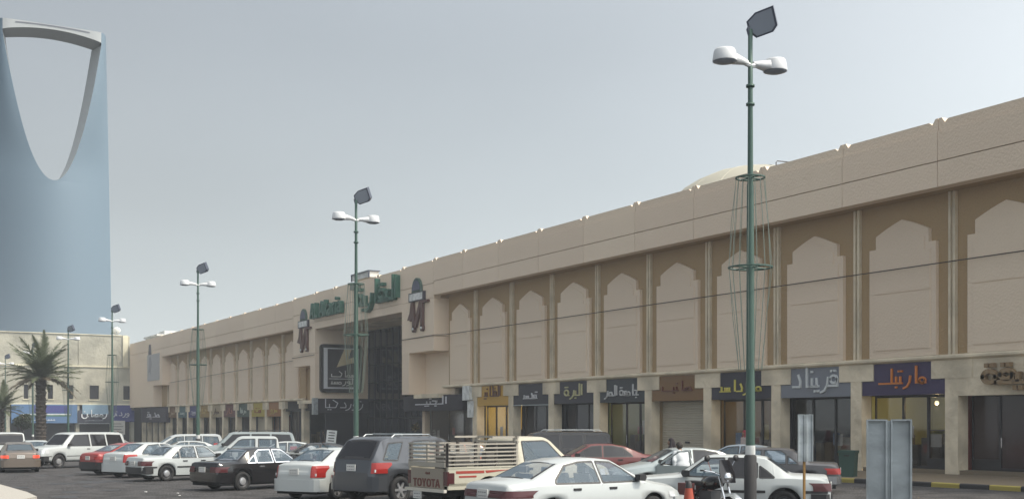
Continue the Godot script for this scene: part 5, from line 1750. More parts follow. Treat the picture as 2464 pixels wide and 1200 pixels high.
# opt: glass, wheels (0 spoked, 1 plain), bumper material, molding, near (adds fine lines), skirt
func make_car(kind: String, called: String, label: String, cat: String, at: Vector3, alpha: float, body_m: Material, opt := {}) -> Node3D:
	var c: Dictionary = car_specs()[kind]
	var o := thing(called, label, cat, at, deg_to_rad(59.917 + alpha), opt.get("group", "cars parked in front of the arcade"))
	car_body(c, body_m, o)
	var glass: Material = opt.get("glass", M.clear_glass)
	var L: float = c.l / 2.0
	var x0: float = c.get("tail_end", -L)
	# dark underside and wheel wells
	var un := new_st()
	box(un, Vector3(x0 + 0.12, c.sill - 0.06, -c.w * 0.86), Vector3(L - 0.15, c.sill + 0.06, c.w * 0.86))
	box(un, Vector3(-L + 0.25, c.sill + 0.04, -c.w * 0.66), Vector3(L - 0.25, minf(0.8, c.r * 2.3), c.w * 0.66))
	done(un, "underbody", M.under, o)
	# glazing with dark rubber edges
	var tr := new_st()
	top_border(c, c.rear[0], c.rear[1], tr)
	top_border(c, c.wind[0], c.wind[1], tr)
	for s in [-1.0, 1.0]:
		for w in c.side:
			for piece in ring_pieces(outset(w, 0.022), outset(w, -0.012)):
				side_patch(c, piece, s, 0.004, tr)
	done(tr, "window_rubber", opt.get("rubber", M.trim), o)
	for e in [["rear_window", c.rear, "rear_glass"], ["windscreen", c.wind, "glass"]]:
		var st := new_st(true)
		top_patch(c, e[1][0], e[1][1], 0.85, 0.002, st)
		done(st, e[0], opt.get(e[2], glass), o)
	for s in [-1.0, 1.0]:
		for k in c.side.size():
			var st := new_st(true)
			side_patch(c, poly2(c.side[k]), s, 0.002, st)
			var gm: Material = glass
			if opt.has("dark_sides") and k < c.side.size() - 1:
				gm = M.tinted_glass
			done(st, "side_window", gm, o)
	if glass == M.clear_glass:
		cabin(c, o)
	# wheels
	for a in c.ax:
		for s in [-1.0, 1.0]:
			wheel(o, c, a, s, opt.get("wheels", 0))
	# lights
	var tail_m: Material = opt.get("tail", M.tail_red)
	for s in [-1.0, 1.0]:
		if not c.has("tail_end"):
			var st := new_st()
			var za: float = opt.get("tail_z", c.tail_z[0])
			var zb: float = minf(c.tail_z[1], c.w * 0.94)
			var grid := []
			for j in 6:
				var y := lerpf(c.tail_y[0], c.tail_y[1], j / 5.0)
				grid.append(rear_path(c, y, za, c.get("wrap", 0.1) + 0.03 * (1.0 - j / 5.0)))
			for j in 5:
				for k in grid[0].size() - 1:
					var q := []
					for e in [[j, k], [j + 1, k], [j + 1, k + 1], [j, k + 1]]:
						var p: Vector2 = grid[e[0]][e[1]]
						q.append(Vector3(p.x, lerpf(c.tail_y[0], c.tail_y[1], e[0] / 5.0), s * p.y))
					if s > 0:
						quad(st, q[3], q[2], q[1], q[0])
					else:
						quad(st, q[0], q[1], q[2], q[3])
			var tl := done(st, "tail_light", tail_m, o)
			if opt.has("fine"):
				var s3 := new_st()
				var ym := lerpf(c.tail_y[0], c.tail_y[1], 0.22)
				box(s3, Vector3(tail_x(c, ym, zb - 0.1) - 0.03, ym - 0.03, minf(s * (zb - 0.16), s * (zb - 0.06))), Vector3(tail_x(c, ym, zb - 0.1) + 0.02, ym + 0.04, maxf(s * (zb - 0.16), s * (zb - 0.06))))
				done(s3, "reverse_lamp", M.clear_lamp, tl)
		var h := new_st()
		var n2 := 5
		for k in n2:
			var q := []
			for e in [[k, 0], [k, 1], [k + 1, 1], [k + 1, 0]]:
				var z := lerpf(c.w * 0.48, c.w * 0.9, float(e[0]) / n2)
				var y: float = c.head_y[e[1]]
				q.append(Vector3(nose_x(c, y, z) + 0.02, y, s * z))
			if s > 0:
				quad(h, q[0], q[1], q[2], q[3])
			else:
				quad(h, q[3], q[2], q[1], q[0])
		var xn := nose_x(c, c.head_y[1], c.w * 0.9)
		side_patch(c, poly2([[xn - 0.16, c.head_y[0] + 0.02], [xn + 0.02, c.head_y[0]], [xn + 0.02, c.head_y[1]], [xn - 0.18, c.head_y[1] - 0.01]]), s, 0.012, h)
		done(h, "headlight", M.clear_lamp, o)
		# mirrors
		var mx: float = c.side[-1][-1][0] - 0.06
		var my: float = c.side[-1][-1][1] + 0.07
		var mz := side_z(c, mx, my - 0.05)
		var ms := new_st()
		extrude(ms, poly2([[-0.09, -0.06], [0.06, -0.07], [0.1, 0.0], [0.07, 0.07], [-0.09, 0.06]]), 0.05, 0.2, Transform3D(Basis(Vector3(1, 0, 0), Vector3(0, 1, 0), Vector3(0, 0, s)) if s > 0 else Basis(Vector3(1, 0, 0), Vector3(0, 1, 0), Vector3(0, 0, 1)), Vector3(mx, my, s * mz if s > 0 else -mz - 0.25)))
		box(ms, Vector3(mx - 0.03, my - 0.05, minf(s * (mz - 0.03), s * (mz + 0.08))), Vector3(mx + 0.03, my - 0.01, maxf(s * (mz - 0.03), s * (mz + 0.08))))
		done(ms, "wing_mirror", opt.get("mirror", M.trim), o)
		# handles
		for hx in c.handles:
			var hz := side_z(c, hx, c.handle_y)
			done(cbox(Vector3(hx, c.handle_y, s * (hz + 0.008)), Vector3(0.19, 0.045, 0.03)), "door_handle", opt.get("handle", M.trim), o)
	# bumpers
	var bm: Material = opt.get("bumper", body_m)
	for e in [-1.0, 1.0]:
		if e < 0 and c.has("tail_end"):
			continue
		var st := new_st()
		var up := []
		var n := 12
		for k in n + 1:
			var z := lerpf(-c.w * 0.985, c.w * 0.985, float(k) / n)
			var d := pow(absf(z) / c.w, 6.0) * 0.16
			up.append([z, L + (0.055 if c.has("old") else 0.024) - d])
		up.append([c.w * 0.985, L - 0.42])
		up.append([c.w * 0.8, L - 0.42])
		up.append([c.w * 0.8, L - 0.2])
		up.append([-c.w * 0.8, L - 0.2])
		up.append([-c.w * 0.8, L - 0.42])
		up.append([-c.w * 0.985, L - 0.42])
		var tb := Transform3D(Basis(Vector3(0, 0, 1), Vector3(e, 0, 0), Vector3(0, 1, 0)) if e > 0 else Basis(Vector3(0, 0, -1), Vector3(-1, 0, 0), Vector3(0, 1, 0)), Vector3.ZERO)
		if e > 0:
			tb = Transform3D(Basis(Vector3(0, 0, 1), Vector3(1, 0, 0), Vector3(0, 1, 0)), Vector3.ZERO)
		extrude(st, poly2(up), c.bump[0], c.bump[1], tb)
		done(st, "bumper", bm, o)
	if not c.has("tail_end"):
		plate_on(o, Vector3(tail_x(c, (c.tail_y[0] + c.tail_y[1]) / 2.0, 0.0) - 0.03, (c.tail_y[0] + c.tail_y[1]) / 2.0 - opt.get("plate_drop", 0.0), 0), -PI / 2.0)
	plate_on(o, Vector3(L + 0.07, (c.bump[0] + c.bump[1]) / 2.0, 0), PI / 2.0)
	var gr := new_st()
	for k in 5:
		var y: float = c.head_y[0] + (c.head_y[1] - c.head_y[0]) * (k + 0.5) / 5.0
		box(gr, Vector3(nose_x(c, y, 0.0) - 0.03, y - 0.01, -c.w * 0.42), Vector3(nose_x(c, y, c.w * 0.42) + 0.02, y + 0.01, c.w * 0.42))
	done(gr, "grille", M.trim, o)
	# shut lines and side strips
	var ln := new_st()
	var lines := []
	if c.side.size() > 1:
		lines.append(c.side[-2][-1][0] + 0.055)
	lines.append(c.side[-1][-1][0] + 0.1)
	if c.side.size() > 1:
		lines.append(c.ax[0] + c.r + 0.16)
	for s in [-1.0, 1.0]:
		for lx in lines:
			var top_y: float = at_x(c.belt, lx) - 0.005
			side_patch(c, poly2([[lx - 0.005, c.sill + 0.1], [lx + 0.005, c.sill + 0.1], [lx + 0.005, top_y], [lx - 0.005, top_y]]), s, 0.003, ln)
	done(ln, "shut_lines", M.under, o)
	if opt.has("strip"):
		for s in [-1.0, 1.0]:
			for seg in [[x0 + 0.06, c.ax[0] - c.r - 0.1], [c.ax[0] + c.r + 0.1, c.ax[1] - c.r - 0.1], [c.ax[1] + c.r + 0.1, L - 0.08]]:
				if seg[1] - seg[0] > 0.08:
					var st := new_st()
					side_patch(c, poly2([[seg[0], opt.strip - 0.03], [seg[1], opt.strip - 0.03], [seg[1], opt.strip + 0.03], [seg[0], opt.strip + 0.03]]), s, 0.014, st)
					done(st, "side_strip", opt.get("strip_m", M.trim), o)
	if opt.has("low_band"):  # dark band laid over the lower sides between the wheels
		for s in [-1.0, 1.0]:
			var st := new_st()
			for seg in [[x0 + 0.05, c.ax[0] - c.r - 0.07], [c.ax[0] + c.r + 0.07, c.ax[1] - c.r - 0.07], [c.ax[1] + c.r + 0.07, L - 0.05]]:
				side_patch(c, poly2([[seg[0], c.sill + 0.02], [seg[1], c.sill + 0.02], [seg[1], opt.low_band], [seg[0], opt.low_band]]), s, 0.006, st)
			done(st, "dark_low_band", M.trim, o)
	if c.has("rack") and not opt.has("no_rack"):
		for s in [-1.0, 1.0]:
			var st := new_st()
			var z: float = s * at_x(c.roof, 0.0) * 0.86
			tube(st, [Vector3(c.rack[0], c.rack[2] - 0.03, z), Vector3(c.rack[0] + 0.12, c.rack[2] + 0.05, z), Vector3(c.rack[1] - 0.12, c.rack[2] + 0.05, z), Vector3(c.rack[1], c.rack[2] - 0.03, z)], 0.016, 6)
			done(st, "roof_rail", opt.get("rail", M.steel), o)
		for k in 2:
			var st := new_st()
			var x: float = lerpf(c.rack[0], c.rack[1], 0.25 + 0.5 * k)
			var z: float = at_x(c.roof, 0.0) * 0.86
			tube(st, [Vector3(x, c.rack[2] + 0.065, -z), Vector3(x, c.rack[2] + 0.065, z)], 0.018, 6)
			done(st, "roof_bar", opt.get("rail", M.steel), o)
	if opt.has("antenna"):
		var st := new_st()
		tube(st, [Vector3(-0.62, soft(c.top, -0.62, 0.05), 0.0), Vector3(-0.9, soft(c.top, -0.62, 0.05) + 0.16, 0.0)], 0.012, 5)
		done(st, "antenna", M.trim, o)
	return o

func spot(x: float, z: float, lift := 0.0) -> Vector3:
	return Vector3(x, gy(x) + lift, z)

func truck_bed(o: Node, c: Dictionary, m: Material, cage: bool):
	var L: float = c.l / 2.0
	var xe: float = c.tail_end - 0.04
	var w: float = c.w * 0.97
	done(bx(-L, xe, 0.60, 0.66, -w, w), "bed_floor", m, o)
	done(bx(xe - 0.05, xe, 0.66, 1.0, -w, w), "bed_front", m, o)
	for s in [-1.0, 1.0]:
		var st := new_st()
		var p := [[-L, 0.52], [c.ax[0] - 0.42, 0.52]]
		for k in 11:
			var a := PI - PI * k / 10.0
			p.append([c.ax[0] + 0.41 * cos(a), c.r + 0.12 + 0.35 * sin(a)])
		p.append_array([[c.ax[0] + 0.42, 0.45], [xe, 0.45], [xe, 1.0], [-L, 1.0]])
		extrude(st, poly2(p), minf(s * w, s * (w - 0.05)), maxf(s * w, s * (w - 0.05)))
		done(st, "bed_side", m, o)
		done(bx(-L, xe, 1.0, 1.03, s * (w + 0.01), s * (w - 0.07)), "bed_rail", m, o)
		done(bx(-L - 0.012, -L + 0.16, 0.66, 0.9, s * (w - 0.002), s * (w + 0.012)), "tail_light_side", M.tail_dark, o)
		done(bx(-L - 0.03, -L + 0.02, 0.62, 0.93, s * (w - 0.15), s * (w + 0.005)), "tail_light", M.tail_dark, o)
	var gate := done(bx(-L - 0.045, -L, 0.54, 0.99, -w + 0.16, w - 0.16), "tailgate", coat(lin(0.30, 0.265, 0.215)) if cage else m, o)
	done(bx(-L - 0.12, -L - 0.04, 0.46, 0.53, -w, w), "rear_bumper", M.chrome if not cage else coat(lin(0.6, 0.57, 0.5)), o)
	done(bx(-L + 0.1, xe, 0.36, 0.58, -0.5, 0.5), "chassis", M.under, o)
	if not cage:
		return
	var turn := Basis(Vector3(0, 0, 1), Vector3(0, 1, 0), Vector3(-1, 0, 0))
	latin(gate, "TOYOTA", Vector3(-L - 0.05, 0.655, 0.0), 0.19, 1.12, coat(lin(0.13, 0.035, 0.025)), 0.012, turn, true)
	latin(gate, "4x4", Vector3(-L - 0.05, 0.88, 0.05), 0.06, 0.2, coat(lin(0.13, 0.035, 0.025)), 0.008, turn, true)
	plate_on(o, Vector3(-L - 0.1, 0.37, -0.3), -PI / 2.0)
	for s in [-1.0, 1.0]:
		var red := coat(lin(0.33, 0.045, 0.03), 0.4)
		for e in [[-2.28, -1.5, 0.88, 0.94], [-2.2, -1.72, 0.79, 0.83]]:
			done(bx(e[0], e[1], e[2], e[3], s * w, s * (w + 0.006)), "red_stripe", red, o)
		done(ext([[-1.44, 0.88], [-0.75, 0.94], [-1.47, 0.94]], s * w if s < 0 else w, s * (w + 0.006) if s > 0 else -w - 0.006), "red_stripe", red, o)
	# the slatted cage: posts, side slats, tail slats and a ladder rack at the front
	var pale := coat(lin(0.37, 0.345, 0.295), 0.6)
	var dark := coat(lin(0.07, 0.06, 0.055), 0.6)
	for s in [-1.0, 1.0]:
		var z: float = s * (w - 0.04)
		for x in [-L + 0.04, -L + 0.78, -L + 1.36, xe - 0.06]:
			done(cbox(Vector3(x, 1.29, z), Vector3(0.06, 0.56, 0.05)), "cage_post", dark, o)
		for k in 6:
			var y := 1.09 + 0.09 * k
			done(cbox(Vector3((-L + xe) / 2.0, y, z + s * 0.035), Vector3(xe + L - 0.02, 0.034, 0.02)), "slat", pale, o)
	for z in [-w + 0.1, 0.0, w - 0.1]:
		done(cbox(Vector3(-L - 0.01, 1.29, z), Vector3(0.05, 0.55, 0.06)), "cage_post", dark if z != 0.0 else pale, o)
	for k in 6:
		done(cbox(Vector3(-L - 0.045, 1.08 + 0.092 * k, 0), Vector3(0.02, 0.04 if k > 0 else 0.11, 2.0 * w - 0.12)), "slat", pale, o)
	for s in [-1.0, 1.0]:
		done(cbox(Vector3(xe - 0.02, 1.35, s * (w - 0.06)), Vector3(0.1, 0.68, 0.08)), "rack_post", pale, o)
	for y in [1.58, 1.69]:
		done(cbox(Vector3(xe - 0.02, y, 0), Vector3(0.05, 0.05, 2.0 * w + 0.1)), "rack_bar", pale, o)
	for s in [-1.0, 1.0]:
		done(cbox(Vector3(xe - 0.35, 1.69, s * (w - 0.06)), Vector3(0.7, 0.045, 0.045)), "rack_bar", pale, o)
	var cargo := new_st()
	for k in 22:
		var q := Vector3(rng.randf_range(-L + 0.15, xe - 0.2), rng.randf_range(0.72, 1.25), rng.randf_range(-w + 0.2, w - 0.2))
		cbox(q, Vector3(rng.randf_range(0.15, 0.45), rng.randf_range(0.1, 0.3), rng.randf_range(0.15, 0.4)), Transform3D(), cargo)
	done(cargo, "cargo", coat(lin(0.09, 0.085, 0.08)), o)

func parked_cars():
	var white := paint("white_car_paint", lin(0.46, 0.49, 0.49), 0.28)
	var cream := paint("cream_car_paint", lin(0.49, 0.465, 0.37), 0.4)
	var black := paint("black_car_paint", lin(0.006, 0.0055, 0.007), 0.2)
	var graphite := paint("graphite_car_paint", lin(0.085, 0.092, 0.105), 0.25, 0.5)
	var silver := paint("silver_car_paint", lin(0.40, 0.45, 0.45), 0.3, 0.35)
	var red := paint("red_car_paint", lin(0.30, 0.035, 0.03), 0.3)
	var maroon := paint("maroon_car_paint", lin(0.14, 0.025, 0.022), 0.3)
	var rusty := paint("orange_red_car_paint", lin(0.36, 0.10, 0.055), 0.4)
	var bronze := paint("bronze_car_paint", lin(0.17, 0.14, 0.115), 0.3, 0.3)
	var greygreen := paint("grey_green_car_paint", lin(0.30, 0.34, 0.34), 0.3, 0.3)
	var blue := paint("pale_blue_car_paint", lin(0.26, 0.32, 0.38), 0.3, 0.3)
	var grey := paint("dark_grey_car_paint", lin(0.07, 0.07, 0.075), 0.3, 0.2)
	# front row, from the camera towards the left
	make_car("round", "white_sedan", "white rounded saloon in the foreground, its dark red tail band across the boot", "car", spot(-20.0, -13.13), 37, white, {"tail": M.tail_dark, "wheels": 1, "group": ""})
	var ute := make_car("pickup", "slatted_pickup", "beige pickup with slatted cargo cage and large red lettering on its tailgate", "pickup truck", spot(-26.01, -15.15), 37, cream, {"wheels": 1, "group": ""})
	truck_bed(ute, car_specs().pickup, cream, true)
	ute.scale = Vector3.ONE * 1.07
	var suv := make_car("suv", "grey_suv", "dark grey four wheel drive with pale flank and roof rails beside the slatted pickup", "car", spot(-30.12, -14.24), 49, graphite, {"rear_glass": M.tinted_glass, "fine": true, "rail": M.steel})
	suv.scale = Vector3.ONE * 1.05
	make_car("small", "white_small_sedan", "white small saloon with tall red tail lamps left of the dark grey four wheel drive", "car", spot(-32.74, -13.04), 60, white, {"fine": true, "antenna": true})
	make_car("boxy", "black_sedan", "long black saloon with chrome edged side windows in the front row", "car", spot(-38.94, -12.58), 50, black, {"handle": M.chrome, "rubber": M.chrome, "tail": M.tail_dark, "bumper": black, "wheels": 1})
	make_car("boxy", "old_white_sedan", "old white square saloon with black rear bumper beside the black saloon", "car", spot(-47.21, -12.27), 43, white, {"bumper": M.trim, "strip": 0.56, "tail": M.tail_dark, "wheels": 1})
	make_car("small", "white_sedan", "white rounded saloon between the red saloon and the old square one", "car", spot(-51.54, -11.78), 60, white, {"wheels": 0})
	make_car("round", "red_sedan", "red saloon with black bumper in the front row", "car", spot(-55.01, -11.77), 52, red, {"tail_z": 0.5, "bumper": M.trim, "wheels": 0})
	make_car("big", "white_large_wagon", "large white wagon with black windows and dark lower sides facing the lane", "car", spot(-66.4, -11.1), 238, white, {"glass": M.tinted_glass, "low_band": 0.66, "bumper": M.trim, "wheels": 1, "no_rack": true})
	make_car("round", "bronze_sedan", "bronze brown saloon with lit brake lamps driving away at the left edge", "car", spot(-61.4, -7.6), 116, bronze, {"tail": brake_glow(), "tail_z": 0.52, "group": "", "glass": M.car_glass})
	make_car("big", "white_van", "white van with dark windows cut off by the left edge", "van", spot(-78.5, -9.0), 120, white, {"glass": M.tinted_glass, "no_rack": true})
	make_car("round", "white_sedan", "white saloon roof showing just behind the bronze saloon at the left edge", "car", spot(-72.5, -9.9), 118, white, {})
	# second row, behind the lamp posts
	make_car("van", "white_minivan", "white people carrier with raked windscreen in the second row", "car", spot(-70.5, -17.9), 205, white, {})
	make_car("round", "white_sedan", "white saloon roof in front of the white people carrier", "car", spot(-61.8, -15.9), 200, white, {})
	make_car("big", "grey_green_wagon", "grey green large wagon with black roof rails in the second row", "car", spot(-60.8, -18.7), 195, greygreen, {"glass": M.tinted_glass, "rail": M.trim})
	var crew := make_car("crew", "white_pickup", "white double cab pickup behind the black saloon", "pickup truck", spot(-47.3, -14.9), 193, white, {"wheels": 1})
	truck_bed(crew, car_specs().crew, white, false)
	make_car("round", "white_sedan", "white saloon between the white double cab pickup and a dark saloon", "car", spot(-55.0, -19.0), 192, white, {})
	make_car("round", "dark_sedan", "black saloon roof behind the white small saloon with tall red tail lamps", "car", spot(-48.0, -18.0), 195, black, {})
	make_car("round", "grey_sedan", "grey saloon roof behind the large white wagon", "car", spot(-78.8, -15.7), 25, grey, {})
	make_car("small", "orange_red_car", "orange red car roof behind the slatted pickup", "car", spot(-40.6, -21.3), 20, rusty, {})
	make_car("big", "black_wagon", "long black wagon with roof rails behind the slatted pickup", "car", spot(-43.3, -27.0), 190, black, {"glass": M.tinted_glass, "rail": M.steel})
	make_car("round", "maroon_sedan", "maroon saloon between the black wagon and the silver saloon", "car", spot(-37.0, -25.2), 188, maroon, {"glass": M.tinted_glass})
	var sv := make_car("round", "silver_sedan", "silver saloon with its driver's door standing open", "car", spot(-28.1, -22.3), 190, silver, {"dark_sides": true})
	open_door(sv, silver)
	make_car("round", "pale_blue_sedan", "pale blue saloon beyond the foreground lamp post", "car", spot(-32.2, -28.2), 160, blue, {})
	make_car("boxy", "dark_grey_sedan", "dark grey saloon showing over the boot of the white square saloon", "car", spot(-27.6, -25.0), 165, grey, {"bumper": M.chrome})
	make_car("boxy", "white_square_sedan", "white square saloon with black side strips and dark rear windows beside the foreground lamp post", "car", spot(-20.9, -17.8), 166, white, {"strip": 0.60, "dark_sides": true, "bumper": M.trim, "wheels": 1, "tail": M.tail_dark, "group": ""})
	motorbike()

func brake_glow() -> Material:
	if M.has("brake_lamp"):
		return M.brake_lamp
	var m := mat("brake_lamp", lin(0.4, 0.03, 0.02), 0.2)
	m.emission_enabled = true
	m.emission = Color(1.0, 0.35, 0.2)
	m.emission_energy_multiplier = 0.45
	return m

func open_door(o: Node, m: Material):
	# driver's door hinged at its front edge and swung out on the car's left
	var t := Transform3D(Basis(Vector3.UP, deg_to_rad(-48.0)), Vector3(1.05, 0, -0.87))
	var d := done(ext([[-1.02, 0.3], [0.0, 0.3], [0.0, 0.92], [-1.05, 0.92]], -0.09, 0.0, t), "open_door", m, o)
	var st := new_st()
	for e in [[[0.0, 0.92], [-0.66, 1.33]], [[-0.66, 1.33], [-1.06, 1.36]], [[-1.06, 1.36], [-1.05, 0.92]]]:
		var a := t * Vector3(e[0][0], e[0][1], 0.04 - 0.07)
		var b := t * Vector3(e[1][0], e[1][1], 0.14 - 0.04)
		tube(st, [a, b], 0.028, 6)
	done(st, "window_frame", m, d)
	done(ext([[-0.95, 0.4], [-0.1, 0.4], [-0.1, 0.85], [-0.95, 0.85]], 0.0, 0.03, t), "door_lining", M.shop_grey, d)

func motorbike():
	var o := thing("motorcycle", "black motorcycle with a tall dark screen parked before the white square saloon", "motorcycle", spot(-19.5, -16.2), deg_to_rad(59.917 - 62.0), "")
	var t0 := Transform3D(Basis(Vector3(1, 0, 0), PI / 2.0), Vector3.ZERO)
	for x in [-0.68, 0.72]:
		var w := Node3D.new()
		w.name = "wheel"
		o.add_child(w, true)
		w.position = Vector3(x, 0.31, 0)
		var st := new_st(true)
		lathe(st, [[0.22, -0.05], [0.29, -0.05], [0.31, 0.0], [0.29, 0.05], [0.22, 0.05]], 24, t0)
		done(st, "tyre", M.tyre, w)
		st = new_st(true)
		lathe(st, [[0.0, -0.03], [0.22, -0.04], [0.22, 0.04], [0.0, 0.03]], 20, t0)
		done(st, "rim", M.rim, w)
	var st := new_st(true)
	lathe(st, [[0.0, -0.3], [0.12, -0.26], [0.16, 0.0], [0.13, 0.26], [0.0, 0.3]], 14, Transform3D(Basis(Vector3(0, 0, 1), PI / 2.0 + 0.1), Vector3(0.12, 0.85, 0)))
	done(st, "fuel_tank", M.black_car_paint, o)
	done(cbox(Vector3(-0.38, 0.82, 0), Vector3(0.62, 0.09, 0.26)), "saddle", M.trim, o)
	done(cbox(Vector3(0.02, 0.5, 0), Vector3(0.42, 0.34, 0.26)), "engine", M.hub_dark, o)
	st = new_st()
	tube(st, [Vector3(-0.66, 0.32, 0.1), Vector3(-0.2, 0.7, 0.1), Vector3(0.4, 0.95, 0.05)], 0.025, 6)
	tube(st, [Vector3(-0.66, 0.32, -0.1), Vector3(-0.2, 0.7, -0.1), Vector3(0.4, 0.95, -0.05)], 0.025, 6)
	done(st, "frame", M.trim, o)
	for s in [-1.0, 1.0]:
		st = new_st()
		tube(st, [Vector3(0.72, 0.31, s * 0.09), Vector3(0.45, 1.0, s * 0.09)], 0.025, 8)
		done(st, "fork_leg", M.chrome, o)
		st = new_st()
		tube(st, [Vector3(0.44, 1.02, 0), Vector3(0.42, 1.08, s * 0.18), Vector3(0.3, 1.12, s * 0.36)], 0.016, 6)
		done(st, "handlebar", M.chrome, o)
		st = new_st(true)
		tube(st, [Vector3(0.3, 1.12, s * 0.30), Vector3(0.26, 1.125, s * 0.44)], 0.02, 6)
		done(st, "grip", M.trim, o)
		st = new_st()
		tube(st, [Vector3(0.38, 1.1, s * 0.24), Vector3(0.42, 1.34, s * 0.36)], 0.009, 5)
		var mi := done(st, "mirror_stalk", M.chrome, o)
		st = new_st(true)
		lathe(st, [[0.0, -0.02], [0.07, -0.012], [0.07, 0.012], [0.0, 0.02]], 14, Transform3D(Basis(Vector3(0, 0, 1), PI / 2.0), Vector3(0.42, 1.38, s * 0.38)))
		done(st, "mirror", M.trim, mi)
		done(cbox(Vector3(-0.5, 0.66, s * 0.24), Vector3(0.4, 0.32, 0.16)), "pannier", coat(lin(0.10, 0.03, 0.03)), o)
	st = new_st()
	extrude(st, poly2([[-0.17, 0.95], [0.17, 0.95], [0.2, 1.2], [0.13, 1.45], [-0.13, 1.45], [-0.2, 1.2]]), 0.0, 0.02, Transform3D(Basis(Vector3(0, 0, -1), Vector3(-0.3, 0.95, 0).normalized(), Vector3(0.95, 0.3, 0).normalized()), Vector3(0.95, -0.04, 0)))
	done(st, "screen", M.tinted_glass, o)
	st = new_st(true)
	lathe(st, [[0.0, 0.09], [0.1, 0.07], [0.11, 0.0], [0.06, -0.1], [0.0, -0.12]], 16, Transform3D(Basis(Vector3(0, 0, 1), -PI / 2.0), Vector3(0.6, 0.98, 0)))
	done(st, "headlight", M.chrome, o)
	st = new_st()
	extrude(st, poly2([[0.46, 0.52], [0.6, 0.62], [0.78, 0.66], [0.98, 0.56], [1.0, 0.5], [0.78, 0.6], [0.62, 0.57]]), -0.08, 0.08)
	done(st, "mudguard", M.chrome, o)

# ---------------------------------------------------------------- people
func smin(a: float, b: float, k: float) -> float:
	var h := clampf(0.5 + 0.5 * (b - a) / k, 0.0, 1.0)
	return lerpf(b, a, h) - k * h * (1.0 - h)

func capsule(p: Vector3, c: Array) -> float:
	var a: Vector3 = c[0]
	var d: Vector3 = c[1] - a
	var t := clampf((p - a).dot(d) / maxf(1e-6, d.length_squared()), 0.0, 1.0)
	return p.distance_to(a + d * t) - lerpf(c[2], c[3], t)

func flesh(st: SurfaceTool, caps: Array, cell: float, k: float):
	# joins tapered capsules [from, to, r0, r1, colour] smoothly and meshes them with surface nets
	var lo := Vector3.ONE * 99.0
	var hi := -lo
	for c in caps:
		for i in 2:
			var r: Vector3 = Vector3.ONE * (c[2 + i] + cell * 2.0)
			lo = lo.min(c[i] - r)
			hi = hi.max(c[i] + r)
	var n := Vector3i(((hi - lo) / cell).ceil()) + Vector3i.ONE
	var f := PackedFloat32Array()
	f.resize(n.x * n.y * n.z)
	f.fill(1.0)
	var owner_ := PackedByteArray()
	owner_.resize(f.size())
	var best := PackedFloat32Array()
	best.resize(f.size())
	best.fill(9.0)
	for ci in caps.size():
		var c: Array = caps[ci]
		var m := maxf(c[2], c[3]) + cell * 3.0 + k
		var a := Vector3i(((c[0].min(c[1]) - Vector3.ONE * m - lo) / cell).floor()).max(Vector3i.ZERO)
		var b := Vector3i(((c[0].max(c[1]) + Vector3.ONE * m - lo) / cell).ceil()).min(n - Vector3i.ONE)
		for z in range(a.z, b.z + 1):
			for y in range(a.y, b.y + 1):
				for x in range(a.x, b.x + 1):
					var i := x + n.x * (y + n.y * z)
					var d := capsule(lo + Vector3(x, y, z) * cell, c)
					f[i] = smin(f[i], d, k) if f[i] < 0.9 else d
					if d < best[i]:
						best[i] = d
						owner_[i] = ci
	var idx := {}
	var verts := []
	var cols := []
	for z in n.z - 1:
		for y in n.y - 1:
			for x in n.x - 1:
				var base := x + n.x * (y + n.y * z)
				var s := Vector3.ZERO
				var cnt := 0
				var inside := 0
				var v := []
				for q in 8:
					var val := f[base + (q & 1) + n.x * ((q >> 1 & 1) + n.y * (q >> 2 & 1))]
					v.append(val)
					if val < 0.0:
						inside += 1
				if inside == 0 or inside == 8:
					continue
				for e in [[0, 1], [2, 3], [4, 5], [6, 7], [0, 2], [1, 3], [4, 6], [5, 7], [0, 4], [1, 5], [2, 6], [3, 7]]:
					var p: float = v[e[0]]
					var q: float = v[e[1]]
					if (p < 0.0) != (q < 0.0):
						var t := p / (p - q)
						var c0 := Vector3(e[0] & 1, e[0] >> 1 & 1, e[0] >> 2 & 1)
						var c1 := Vector3(e[1] & 1, e[1] >> 1 & 1, e[1] >> 2 & 1)
						s += c0.lerp(c1, t)
						cnt += 1
				idx[base] = verts.size()
				verts.append(lo + (Vector3(x, y, z) + s / cnt) * cell)
				cols.append(caps[owner_[base]][4])
	var steps := [1, n.x, n.x * n.y]
	for base in idx:
		for ax in 3:
			var u: int = steps[(ax + 1) % 3]
			var w: int = steps[(ax + 2) % 3]
			var other: int = base + steps[ax]
			if other >= f.size() or (f[base] < 0.0) == (f[other] < 0.0):
				continue
			if not (idx.has(base - u) and idx.has(base - w) and idx.has(base - u - w)):
				continue
			var ids := [idx[base], idx[base - u], idx[base - u - w], idx[base - w]]
			if f[base] >= 0.0:
				ids.reverse()
			for t in [0, 1, 2, 0, 2, 3]:
				st.set_color(cols[ids[t]])
				st.add_vertex(verts[ids[t]])

